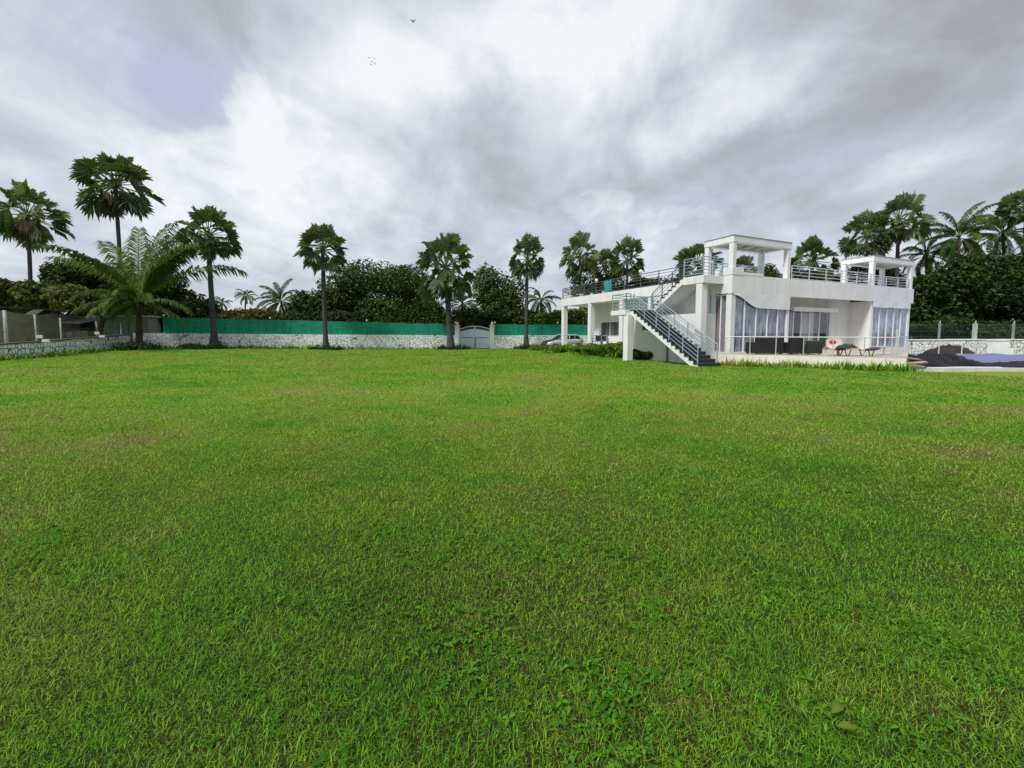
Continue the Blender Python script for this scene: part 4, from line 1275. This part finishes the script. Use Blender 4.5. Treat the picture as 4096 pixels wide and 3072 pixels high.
part('room', MB().box(.24, 17.1, 3.2, 3.3, FL, DB - .01).box(4.7, 4.78, 1.4, 3.2, FL, DB - .01).box(12.55, 12.63, 1.4, 3.2, FL, DB - .01).box(1.72, 6, 10, 10.1, FL, 3.9).box(3.4, 3.5, 10.1, 13.6, FL, 3.9), M['interior'])
# block under the landing, with a slit
bl = MB()
bl.box(-1.15, .02, .9, 2.95, -.1, 2.62).box(-1.15, .02, 3.17, 4.6, -.1, 2.62).box(-1.15, .02, 2.95, 3.17, 1.45, 2.62)
bl.box(-1.15, .02, 5.2, 5.9, -.1, 2.62).box(-1.15, .02, 4.6, 5.2, -.1, 1.72).box(-1.15, .02, 4.6, 5.2, 2.17, 2.62)
part('store_room', bl, M['plaster'])
def window(u, v0, v1, z0, z1, parent, axis='v', n=2, curtain='cur_dark', fr=.05, dep=.11, name='window', pane_off=.05, cur_cover=None, cur_z0=None, mull=None):
    """a framed window on plane u = const (axis v) or v = const (axis u); dep is how far inside the curtain hangs"""
    def B(mb, a0, a1, d0, d1, b0, b1):
        return mb.box(u + d0, u + d1, a0, a1, b0, b1) if axis == 'v' else mb.box(a0, a1, u + d0, u + d1, b0, b1)
    fb = MB()
    B(fb, v0, v0 + fr, -.02, .07, z0, z1); B(fb, v1 - fr, v1, -.02, .07, z0, z1)
    B(fb, v0 + fr, v1 - fr, -.018, .068, z1 - fr, z1); B(fb, v0 + fr, v1 - fr, -.018, .068, z0, z0 + fr)
    for k in range(1, n):
        c = v0 + (v1 - v0) * k / n if mull is None else mull[k - 1]
        B(fb, c - fr * .55, c + fr * .55, -.012, .06, z0 + fr, z1 - fr)
    w = fb.build(name, M['frame'], parent)
    B(MB(), v0 + fr * .5, v1 - fr * .5, pane_off - .03, pane_off - .022, z0 + fr * .5, z1 - fr * .5).build('pane', M['glass'], w)
    for c0, c1, cm in (cur_cover or [(v0, v1, curtain)]):
        zz0 = z0 if cur_z0 is None else cur_z0
        def fn(a, b):
            q = c0 + (c1 - c0) * a; off = dep + .035 * math.sin(q * 26 + 1.3 * math.sin(q * 3)) + .012 * math.sin(q * 61)
            z = zz0 + .02 + (z1 - zz0 - .06) * b
            return Vector((u + off, q, z)) if axis == 'v' else Vector((q, u + off, z))
        MB().sheet(fn, int(60 * (c1 - c0)) + 8, 2).build('curtain', M[cm], w)
    return w
window(.03, .26, 1.0, FL + .02, 3.58, house, 'v', 2, 'cur_side', .045)
window(.03, .26, 4.45, FL + .02, 3.58, house, 'u', 5, 'cur_front', .06, mull=[1.05, 1.95, 2.85, 3.7])
window(.03, 12.9, 17.2, FL + .02, 3.58, house, 'u', 5, 'cur_front', .06)
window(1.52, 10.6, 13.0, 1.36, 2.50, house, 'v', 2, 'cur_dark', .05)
window(-1.12, 4.6, 5.2, 1.72, 2.17, house, 'v', 2, 'cur_dark', .04)
window(1.24, 5.5, 10.7, FL + .02, 3.05, house, 'u', 6, 'cur_door', .07, dep=.16, name='sliding_door', cur_cover=[(7.9, 9.3, 'cur_door'), (6.9, 7.2, 'cur_door'), (9.3, 9.9, 'cur_dark')], mull=[6.35, 7.0, 7.75, 8.6, 9.6])
# valances
def valance(u0, u1, fn_len, z1, name='valance'):
    def fn(a, b):
        q = u0 + (u1 - u0) * a
        return Vector((q, -.060 + .006 * math.sin(q * 4 + 3 * b), z1 - fn_len(a) * b))
    return MB().sheet(fn, 60, 6).build(name, M['valance'], house)
valance(.1, 4.55, lambda a: .10 + .66 * float(sstep(0, .45, a)) + .012 * math.sin(a * 9), 3.64)
valance(12.75, 17.3, lambda a: .42 + .01 * math.sin(a * 11), 3.64)
part('awning', MB().box(6.2, 10.6, .75, 1.19, 2.98, 3.12).box(6.2, 10.6, .72, .75, 2.88, 3.12).bar((6.2, .74, 2.90), (10.6, .74, 2.90), .03), M['frame'])
# porch columns
for u, v in ((.17, LV - .2), (.17, 12.4), (.17, 8.6), (8.4, LV - .2), (16.9, LV - .2)):
    part('column', MB().box(u - .19, u + .19, v - .19, v + .19, FL - .3, DB), M['plaster'])
part('column', MB().box(-1.45, -1.08, .55, .92, -.1, 4.1), M['plaster'])
part('column', MB().box(-3.2, -2.82, 4.0, 4.38, -.1, 2.64), M['plaster'])
part('drain_pipe', MB().bar((-.05, 1.25, .1), (-.05, 1.25, 3.9), .04).bar((-.02, 1.25, 2.0), (.02, 1.25, 2.0), .06), M['rail'])

def railing(pts, m, h=.92, bars=4, step=1.5, r=.018, rp=.028, parent=None, lamps=(), name='railing', top_r=.028):
    pts = [Vector(p) for p in pts]
    mb = MB(); posts = []
    for i in range(len(pts) - 1):
        a, b = pts[i], pts[i + 1]
        for k in range(bars):
            z = h * (k + .6) / (bars + .4)
            mb.bar(a + Vector((0, 0, z)), b + Vector((0, 0, z)), r, 0, 5)
        mb.bar(a + Vector((0, 0, h)), b + Vector((0, 0, h)), top_r, 0, 6)
        n = max(1, round((b - a).length / step))
        for k in range(n + (1 if i == len(pts) - 2 else 0)): posts.append(a + (b - a) * k / n)
    o = mb.build(name, m, parent or house)
    for k, p in enumerate(posts):
        q = MB().bar(p + Vector((0, 0, -.04)), p + Vector((0, 0, h + .02)), rp, 0, 6).build('post', m, o)
    for k in lamps:
        p = posts[k]
        MB().bar(p + Vector((0, 0, h)), p + Vector((0, 0, h + .08)), .06).ball(p + Vector((0, 0, h + .18)), .13).build('globe_lamp', M['lampglobe'], o)
    return o
# stairs
ST = house
def flight(u0, u1, v0, z0, n, rise, run, sgn, label=None):
    """n risers from (v0, z0) running toward sgn * v"""
    prof = [(v0, z0 - .02)]
    top_v, top_z = v0 + sgn * run * (n - 1), z0 + rise * n
    low = []
    pr = []
    for k in range(n):
        va = v0 + sgn * run * k
        pr += [(va, z0 + rise * k), (va, z0 + rise * (k + 1) - .045)]
    pr += [(top_v + sgn * run, top_z - .045), (top_v + sgn * run, top_z - .36)]
    pr += [(v0 + sgn * run * 1.6, z0 - .06)] if z0 < .1 else [(v0 + sgn * .05, z0 - .28)]
    # stringer as triangulated strips so the stepped outline stays clean
    mb = MB()
    for k in range(n):
        va, vb = v0 + sgn * run * k, v0 + sgn * run * (k + 1)
        zt = z0 + rise * (k + 1) - .045
        zb0 = max(z0 - .08, z0 + rise * k - .26); zb1 = max(z0 - .08, z0 + rise * (k + 1) - .26)
        v = [(u0, va, zb0), (u0, vb, zb1), (u0, vb, zt), (u0, va, zt), (u1, va, zb0), (u1, vb, zb1), (u1, vb, zt), (u1, va, zt)]
        mb.add(v, [(0, 1, 2, 3), (5, 4, 7, 6), (3, 2, 6, 7), (1, 0, 4, 5), (0, 3, 7, 4), (2, 1, 5, 6)])
    st = mb.build('staircase', M['plaster'], house)
    for k in range(n):
        va, vb = v0 + sgn * (run * k - .04), v0 + sgn * run * (k + 1)
        zt = z0 + rise * (k + 1)
        MB().box(u0 - .03, u1 + .03, min(va, vb), max(va, vb), zt - .045, zt).box(u0 - .025, u1 + .025, min(va + sgn * .02, va + sgn * .038), max(va + sgn * .02, va + sgn * .038), zt - rise + .002, zt - .046).build('tread', M['tread'], st)
    return st
s1 = flight(-2.9, -1.5, -.65, 0, 17, .171, .283, 1)
land = part('stair_landing', MB().box(-3.25, .02, 4.16, 5.5, 2.64, 2.91), M['plaster'])
s2 = flight(-1.42, -.12, 4.15, 2.91, 9, .177, .265, -1)
top = part('stair_landing', MB().box(-1.47, -.045, .45, 1.77, 4.12, 4.505), M['plaster'])
dz1 = .171 * 16
for u in (-2.84, -1.56):
    railing([(u, -.55, .17), (u, 4.0, .171 * 17)], M['rail'], .88, 4, 1.05, .016, .03, s1, name='railing')
railing([(-3.18, 4.2, 2.91), (-3.18, 5.44, 2.91), (-.1, 5.44, 2.91)], M['rail'], .92, 4, 1.2, .018, .03, land)
railing([(-3.18, 4.2, 2.91), (-2.86, 4.2, 2.91)], M['rail'], .92, 4, 1.2, .018, .03, land)
railing([(-1.37, 4.1, 3.0), (-1.37, 1.85, 4.5)], M['rail_dark'], .90, 4, .9, .016, .028, s2)
railing([(-1.42, 1.75, 4.505), (-1.42, .52, 4.505), (-.05, .52, 4.505)], M['rail'], .92, 5, .9, .02, .032, top)
# deck railings
railing([(.06, 1.9, DT), (.06, LV - .1, DT)], M['rail_dark'], .92, 4, 1.64, .016, .03, None, (3, 6))
railing([(.06, LV - .05, DT), (17.4, LV - .05, DT)], M['rail_dark'], .92, 4, 1.7, .016, .028)
railing([(4.75, .06, DT), (12.6, .06, DT)], M['rail_pale'], .80, 4, 1.5, .02, .03)
railing([(4.5, 1.55, DT), (.4, 1.55, DT)], M['rail_pale'], .9, 5, 1.35, .016, .028)
railing([(17.3, 1.55, DT), (13.0, 1.55, DT)], M['rail_pale'], .9, 5, 1.4, .016, .028)
railing([(17.4, .25, DT), (17.4, LV - .1, DT)], M['rail_pale'], .9, 4, 1.6, .016, .028)
railing([(12.9, .06, DT), (17.2, .06, DT)], M['rail_pale'], .72, 4, 1.4, .016, .028)
# pergolas
def pergola(u0, u1, v0, v1, ztop):
    zb = ztop - .31
    p = MB().box(u0, u1, v0, v0 + .30, zb, ztop).box(u0, u1, v1 - .30, v1, zb + .02, ztop - .004).box(u0, u0 + .30, v0 + .30, v1 - .30, zb + .01, ztop - .002).box(u1 - .30, u1, v0 + .30, v1 - .30, zb + .01, ztop - .002).build('pergola', M['plaster'], house)
    for a, b in ((u0 + .02, v0 + .02), (u1 - .26, v0 + .02), (u0 + .02, v1 - .26), (u1 - .26, v1 - .26)):
        MB().box(a, a + .24, b, b + .24, DT - .02, zb + .005).build('column', M['plaster'], p)
    for k in range(1, 5):
        c = u0 + (u1 - u0) * k / 5
        MB().box(c - .06, c + .06, v0 + .28, v1 - .28, zb + .12, ztop - .06).build('rafter', M['plaster'], p)
    MB().box(u0 - .02, u1 + .02, v0 - .02, v1 + .02, ztop, ztop + .035).build('roof_sheet', M['roofdark'], p)
    return p
pergola(-.02, 4.55, -.02, 1.75, 6.48)
pergola(12.62, 17.5, -.02, 1.8, 6.42)
part('parapet', MB().box(-.06, .75, -.06, 1.0, DT + .05, DT + .42).box(.75, 2.2, -.05, .28, DT + .06, DT + .20), M['plaster'])
# terrace in front of the glass
tp = [to_house(*p) for p in TERR]
terr = part('terrace', MB().prism(tp, -.2, FL - .004), M['plinth'])
part('terrace_floor', MB().prism([(x, y) for x, y in tp], FL - .004, FL + .012), M['floor'], terr)
e0, e1 = Vector((*tp[0], FL)), Vector((*tp[1], FL)); e2 = Vector((*tp[2], FL))
inn = Vector((.12, .12, 0))
rl = railing([e0 + (e1 - e0) * .06 + inn, e1 + Vector((-.12, .25, 0))], M['rail_pale'], .86, 0, 1.12, .014, .022, terr, top_r=.024)
part('end_post', MB().box(e1.x - .16, e1.x - .09, e1.y + .26, e1.y + .33, FL, FL + 1.22), M['rail_pale'], terr)
rl = railing([e1 + Vector((-.12, .45, 0)), e1 + (e2 - e1) * .9 + Vector((-.2, 0, 0))], M['rail_pale'], .86, 0, 2.0, .014, .022, terr, top_r=.020)
part('porch_railing', MB().bar((.1, 6.2, FL + .85), (.1, LV - .4, FL + .85), .02).bar((.1, 6.2, FL + .45), (.1, LV - .4, FL + .45), .012).bar((.1, 7.2, FL), (.1, 7.2, FL + .86), .05).bar((.1, 10.3, FL), (.1, 10.3, FL + .86), .05).bar((.1, 14.6, FL), (.1, 14.6, FL + .86), .03), M['rail'])

# ------------------------------------------------------------------ things on and around the house
# teal cloth over the deck railing
def hw(u, v, z=0.0):
    return Vector((HOUSE_C.x + u * math.cos(HROT) - v * math.sin(HROT), HOUSE_C.y + u * math.sin(HROT) + v * math.cos(HROT), z))
def cloth(a, b):
    t_ = (b - .5) * 2
    off = -.05 if t_ < 0 else .05
    drop = abs(t_) * (.95 if t_ < 0 else .6) + .05 * math.sin(a * 7) * abs(t_)
    return Vector((off * (1 + .6 * math.sin(a * 11 + b * 3)), (a - .5) * (1.0 - .25 * abs(t_)) + .12 * t_, -drop * (1 - .25 * math.sin(a * 5 + .5)) + .035))
o = MB().sheet(cloth, 30, 16).build('hanging_cloth', M['teal'], None, hw(.06, 10.2, DT + .93))
o.rotation_euler = (0, 0, HROT)
tag(o, 'teal cloth hung over the roof deck railing', 'cloth')
def pot_plant(u, v, z, s, lab, seed):
    t = thing('potted_plant', lab, 'plant', hw(u, v, z), HROT, 'potted plants on the roof deck')
    MB().tube([(0, 0, 0), (0, 0, .28 * s)], [.12 * s, .17 * s], 0, 10).build('pot', M['coping'], t)
    V, tt = leaf_cloud([(Vector((0, 0, .55 * s)), (.30 * s, .30 * s, .32 * s)), (Vector((.15 * s, .1 * s, .75 * s)), (.2 * s, .2 * s, .25 * s))], 260, .11, seed)
    link('foliage', quads_mesh('foliage', V, tt, M['leafmid'], 4), t)
for u, v, s, lab, sd_ in ((.55, 15.6, 1.0, 'potted plant at the far corner of the roof deck', 1), (.5, 14.3, 1.15, 'bushiest potted plant near the far deck corner', 2), (.55, 12.9, .95, 'small potted plant behind the railing left of the first globe lamp', 3), (.6, 11.4, 1.05, 'potted plant between the globe lamp and the teal cloth', 4)):
    pot_plant(u, v, DT, s, lab, sd_)

def wpos(px, Y, z): return Vector((xat(px, Y, z), Y, z))
TF = FL + .012
def sofa(px0, px1, Y, h, lab, m='black', rz=HROT * .3):
    x0, x1 = xat(px0, Y, TF + .4), xat(px1, Y, TF + .4); w = (x1 - x0)
    t = thing('rattan_sofa' if w > 1.1 else 'rattan_armchair', lab, 'sofa' if w > 1.1 else 'armchair', ((x0 + x1) / 2, Y, TF), rz, 'black rattan seats on the terrace')
    MB().box(-w / 2 + .10, w / 2 - .10, .12, .72, .05, .32).build('seat', M[m], t)
    MB().box(-w / 2, w / 2, -.02, .12, .06, h).bar((-w / 2, .05, h), (w / 2, .05, h), .075).build('backrest', M[m], t)
    for s in (-1, 1):
        MB().box(min(s * w / 2, s * (w / 2 - .10)), max(s * w / 2, s * (w / 2 - .10)), .121, .75, .06, h * .78).build('armrest', M[m], t)
        for y in (.05, .68): MB().box(s * (w / 2 - .08) - .03, s * (w / 2 - .08) + .03, y - .03, y + .03, 0, .06).build('foot', M['rail_dark'], t)
    MB().box(-w / 2 + .12, w / 2 - .12, .14, .70, .322, .44).build('cushion', M['chair'], t)
sofa(755, 785, 19.85, .76, 'long black rattan sofa turned its back to the lawn')
sofa(789, 805.5, 19.75, .76, 'narrow black rattan armchair right of the long sofa')
sofa(807, 823, 19.6, .60, 'low dark green rattan armchair beside the pink chair', 'darkgreen')
# pink chair
p = wpos(832, 19.2, TF)
t = thing('plastic_chair', 'round pale pink chair with red patch on its back', 'chair', p, R(150))
def disc(u, v):
    a = u * 2 * math.pi; return Vector((math.cos(a) * v * .30, .26 + .05 * v * v, .60 + math.sin(a) * v * .30))
MB().sheet(disc, 24, 4).sheet(lambda u, v: disc(u, v) + Vector((0, .05, 0)), 24, 4).build('backrest', M['pink'], t)
MB().box(-.27, .27, -.25, .27, .36, .42).build('seat', M['pink'], t)
MB().ball((.05, .34, .63), .13, 0, 12, 8, (1, .22, .62)).build('patch', M['red'], t)
for x in (-.23, .23):
    for y in (-.2, .24): MB().bar((x, y, 0), (x * .9, y * .9, .37), .025).build('leg', M['pink'], t)
# sun lounger
p = wpos(855, 18.6, TF)
t = thing('sun_lounger', 'black curved sun lounger on the terrace edge', 'sun lounger', p, R(-6))
def bed(u, v):
    x = -.85 + u * 1.75
    z = .30 + .05 * math.sin(u * 5) + .30 * max(0, u - .62) / .38 * max(0, u - .5)
    return Vector((x, (v - .5) * .6, z))
MB().sheet(bed, 24, 4).sheet(lambda u, v: bed(u, v) - Vector((0, 0, .05)), 24, 4).build('bed', M['chair'], t)
for x, s in ((-.62, -1), (-.35, 1), (.35, -1), (.62, 1)):
    for y in (-.26, .26): MB().bar((x, y, .30), (x - s * .10, y, 0), .022).build('leg', M['chair'], t)
o = MB().sheet(lambda u, v: Vector(((u - .5) * .75, (v - .5) * .45, .03 + .17 * max(0, 1 - (2 * u - 1) ** 2) ** .6 * max(0, 1 - (2 * v - 1) ** 2) ** .5 * (1 + .3 * math.sin(u * 14) * math.sin(v * 9 + 1)))), 24, 14).build('folded_towel', M['darkgreen'], None, p + Vector((-.35, .05, .335)))
tag(o, 'dark crumpled towel lying on the black sun lounger', 'towel')
p = wpos(884, 19.3, TF)
t = thing('side_table', 'low pale table right of the sun lounger', 'table', p, .3)
MB().box(-.45, .45, -.3, .3, .38, .42).build('tabletop', M['rail_pale'], t)
for x in (-.38, .38):
    for y in (-.24, .24): MB().bar((x, y, 0), (x, y, .38), .02).build('leg', M['rail_pale'], t)
# porch chairs
def porch_chair(px, lab, rz):
    u = .85; Y = 31.0; p = wpos(px, Y, FL)
    t = thing('plastic_chair', lab, 'chair', p, rz, 'dark plastic chairs on the porch')
    MB().box(-.24, .24, -.24, .22, .42, .46).build('seat', M['chair'], t)
    MB().box(-.23, .23, .20, .24, .47, .86).box(-.23, -.10, .201, .239, .86, .90).box(.10, .23, .201, .239, .86, .90).build('backrest', M['chair'], t)
    for s in (-1, 1):
        MB().box(s * .26 - .025, s * .26 + .025, -.22, .22, .62, .66).box(s * .26 - .02, s * .26 + .02, -.22, -.18, .46, .62).build('armrest', M['chair'], t)
        for y in (-.2, .2): MB().bar((s * .22, y, .42), (s * .25, y * 1.15, 0), .025).build('leg', M['chair'], t)
porch_chair(596.5, 'dark plastic chair left of its twin under the porch window', R(200))
porch_chair(605, 'dark plastic chair nearer the stairs under the porch window', R(160))

# --- car behind the porch
t = thing('parked_car', 'silver car with dark front end parked behind the porch', 'car', (xat(562, 39.4, .5), 39.5, 0), R(207))
# local x forward; length 4.0, width 1.66, built as cross sections from rear to front
secs = [(-2.0, .66, .42, .80), (-1.85, .80, .30, 1.02), (-1.2, .83, .24, 1.03), (0.0, .83, .22, 1.00), (.75, .83, .22, .97), (1.3, .80, .24, .90), (1.75, .76, .28, .80), (1.98, .66, .36, .66)]
v, f = [], []
for x, w, z0, z1 in secs:
    v += [(x, -w * .9, z0), (x, -w, (z0 + z1) / 2), (x, -w * .93, z1), (x, w * .93, z1), (x, w, (z0 + z1) / 2), (x, w * .9, z0)]
for i in range(len(secs) - 1):
    for k in range(6):
        a, b = i * 6 + k, i * 6 + (k + 1) % 6
        f.append((a, b, b + 6, a + 6))
f += [(0, 5, 4, 3, 2, 1), tuple(range((len(secs) - 1) * 6, len(secs) * 6))]
MB().add(v, f, 0, True).build('body', M['carpaint'], t)
cab = [(-1.75, .76, 1.0), (-1.35, .66, 1.42), (.05, .64, 1.44), (.85, .76, .99)]
v = []
for x, w, z in cab: v += [(x, -w, z), (x, w, z)]
v += [(-1.75, -.77, .95), (-1.75, .77, .95), (.85, -.77, .94), (.85, .77, .94)]
roof = MB().add([(-1.35, -.66, 1.42), (-1.35, .66, 1.42), (.05, .64, 1.44), (.05, -.64, 1.44), (-1.3, -.62, 1.47), (-1.3, .62, 1.47), (0, .6, 1.49), (0, -.6, 1.49)], [(0, 1, 2, 3), (4, 7, 6, 5), (0, 4, 5, 1), (1, 5, 6, 2), (2, 6, 7, 3), (3, 7, 4, 0)], 0)
for s in (-1, 1):
    roof.bar((-1.75, s * .76, 1.0), (-1.35, s * .66, 1.43), .05).bar((.85, s * .76, .97), (.05, s * .64, 1.45), .045).bar((-.35, s * .80, 1.0), (-.40, s * .65, 1.43), .04)
roof.build('roof', M['carpaint'], t)
MB().add([(-1.72, -.74, .97), (-1.34, -.64, 1.43), (.04, -.62, 1.44), (.82, -.74, .96), (-1.72, .74, .97), (-1.34, .64, 1.43), (.04, .62, 1.44), (.82, .74, .96)],
         [(0, 3, 2, 1), (4, 5, 6, 7), (3, 7, 6, 2), (0, 1, 5, 4)]).build('windows', M['carglass'], t)
MB().add([(.95, -.74, .965), (1.32, -.72, .915), (1.76, -.66, .815), (1.98, -.55, .68), (.95, .74, .965), (1.32, .72, .915), (1.76, .66, .815), (1.98, .55, .68)], [(0, 1, 5, 4), (1, 2, 6, 5), (2, 3, 7, 6)]).build('bonnet', M['carblack'], t)
MB().box(1.90, 2.04, -.70, .70, .24, .50).box(1.94, 2.02, -.45, .45, .50, .66).build('front_bumper', M['carblack'], t)
for s in (-1, 1):
    MB().ball((1.86, s * .56, .66), .13, 0, 10, 6, (.8, 1.1, .6)).build('headlight', M['headlamp'], t)
    MB().box(-2.02, -1.9, s * .60 - .1, s * .60 + .1, .70, .92).build('tail_light', M['taillamp'], t)
    MB().ball((.72, s * .92, .98), .09, 0, 8, 6, (.7, 1, .8)).build('mirror', M['carblack'], t)
    for x in (-1.25, 1.25):
        w = MB().bar((x, s * .66, .31), (x, s * .86, .31), .31, 0, 18).build('wheel', M['tyre'], t)
        MB().bar((x, s * .84, .31), (x, s * .875, .31), .19, 0, 14).build('rim', M['headlamp'], w)

# --- shrubs along the porch and the plinth
sh = [(541, 349.5, 352, 38, 9, 'small weedy shrub in front of the parked car'), (556, 349, 353, 36.0, 9, 'low shrub at the far porch column'), (570, 348, 353.5, 33.8, 10, 'low shrub between the two far porch columns'),
      (583, 348, 354, 31.6, 9, 'broad leaved shrub before the second porch column'), (595, 347, 355, 29.6, 9, 'bright shrub below the porch chairs'), (607, 346, 356, 28.0, 9, 'tall shrub right below the porch window'),
      (619, 346, 357.5, 26.6, 9, 'bushy shrub left of the landing column'), (636, 350, 359.5, 25.2, 7, 'dark shrub right of the landing column'), (645, 352, 360, 24.6, 6, 'small dark shrub below the little square window')]
for i, (px, pt, pb, Y, wp, lab) in enumerate(sh):
    tree(px, pt - (4 if i < 7 else 1), pb, Y, wp * 1.25, lab, 'leafbright' if i < 7 else 'leafmid', 2400, .19, 90 + i, name='shrub', cat='shrub', group='shrubs along the porch', deep=.9, k=7)
edge = []
for k in range(46):
    f = k / 45
    x = TERR[0][0] + (TERR[1][0] - TERR[0][0]) * f; y = TERR[0][1] + (TERR[1][1] - TERR[0][1]) * f - .22
    edge.append((x, y, rnd.uniform(.5, 1.35)))
pl = []
for px, _, pb, Y, _, _ in sh[:7]:
    for k in range(9):
        pl.append((xat(px, Y, 0) + rnd.gauss(0, .55), Y + rnd.gauss(0, .35), rnd.uniform(.6, 1.25)))
tufts('leafy_weeds', pl, 'bright upright leafy weeds growing between the porch shrubs', .75, 16, 15, 'leafbright', .06)
tufts('tall_grass', edge, 'tall weedy grass growing along the terrace plinth', .42, 26, 5)
line = []
for k in range(90):
    f = k / 89
    line.append((-33.0 + f * 27, 35.9 + f * 5.6, rnd.uniform(.3, 1.2)))
for k in range(40): line.append((-28.75 - k * .35 * .307, 22 + k * .35, rnd.uniform(.5, 1.3)))
for k in range(30): line.append((-1 + k * .35, 41.4, rnd.uniform(.4, 1.1)))
for k in range(30): line.append((5.2 + rnd.gauss(0, 1.6), 34 + rnd.gauss(0, 2.2), rnd.uniform(.6, 1.3)))
tufts('tall_grass', line, 'rank grass along the foot of the boundary walls', .42, 18, 6, w=.05)
base = []
for bx, by in ((-31.1, 34.0), (-26.6, 36.1), (-17.2, 37.8), (-6.0, 40.4), (1.4, 40.8)):
    for k in range(26): base.append((bx + rnd.gauss(.2, .8), by - .3 + rnd.gauss(0, .35), rnd.uniform(.4, 1.4)))
tufts('palm_weeds', base, 'dark weeds around the feet of the lawn palms, also standing in for contact shade', .50, 24, 8, 'leafdark', .05)  # weeds given the dark leaf colour to act as contact shade under the palms
for bx, by, s, lab in ((-31.0, 33.6, 1.6, 'low weedy mound at the foot of the young coconut palm'), (-28.4, 36.0, .9, 'low bush behind the lawn by the left net end'), (-27.2, 35.8, .7, 'small bush left of the flared palm base')):
    t = thing('shrub', lab, 'shrub', (bx, by, gz(bx, by)), 0, 'bushes on the lawn edge')
    V, tt = leaf_cloud([(Vector((0, 0, .18 * s)), (.9 * s, .6 * s, .30 * s)), (Vector((.5 * s, 0, .15 * s)), (.6 * s, .5 * s, .22 * s))], 900, .15, int(abs(bx) * 10))
    link('foliage', quads_mesh('foliage', V, tt, M['leafmid'], 4), t)
    MB().tube([(0, 0, -.05), (.05, 0, .25 * s)], [.03, .015], 0, 5).build('stems', M['trunk'], t)
# fallen leaves on the near lawn
for px, py, r, rz, lab in ((836, 716, .042, .5, 'largest pale fallen leaf on the near lawn'), (800, 722, .026, 2.0, 'curled pale fallen leaf left of the largest one'), (846, 738, .034, -.3, 'pale fallen leaf below the largest one')):
    a = (384 - SH - py) / F
    Y = -1.56 * (CP + a * SP) / (a * CP - SP); X = xat(px, Y, .04)
    def lf(u, v):
        x = (u - .5) * 2; w = (1 - abs(x) ** 2) * .42
        return Vector((x * r, (v - .5) * 2 * w * r, .012 * math.cos(x * 2) + .25 * r * (2 * v - 1) ** 2))
    o = MB().sheet(lf, 10, 6).bar((r, 0, -.004), (r * 1.5, 0, .002), .0015).build('fallen_leaf', M['fallen'], None, (X, Y, gz(X, Y) + .055))
    o.rotation_euler = (.25, -.1, rz)
    tag(o, lab, 'leaf', 'fallen leaves on the grass')
# birds
def bird_obj(px, py, Y, span, lab, grp=None, rz=0, flap=.35):
    p = at(px, py, Y)
    t = thing('bird', lab, 'bird', p, rz, grp)
    mb = MB().ball((0, 0, 0), span * .085, 0, 8, 6, (1, 3.0, .9)).add([(-span * .05, -span * .2, 0), (span * .05, -span * .2, 0), (span * .09, -span * .40, 0), (-span * .09, -span * .40, 0)], [(0, 1, 2, 3)])
    for s in (-1, 1):
        mb.add([(0, span * .12, .02), (0, -span * .10, .02), (s * span * .25, -span * .08, span * flap * .5), (s * span * .25, span * .13, span * flap * .5), (s * span * .5, -span * .06, span * flap * .75), (s * span * .5, 0, span * flap * .75)],
               [(0, 1, 2, 3), (3, 2, 4, 5)])
    mb.build('body', M['bird'], t)
bird_obj(413, 22, 60, .9, 'lone dark bird gliding high in the bright cloud', flap=.5)
for k, (px, py) in enumerate(((369, 58), (374, 59), (372, 62), (375, 64), (371, 65))):
    bird_obj(px, py, 120, .8, 'tiny far bird in the small flock below the lone bird', 'small far flock of birds', k * .4)
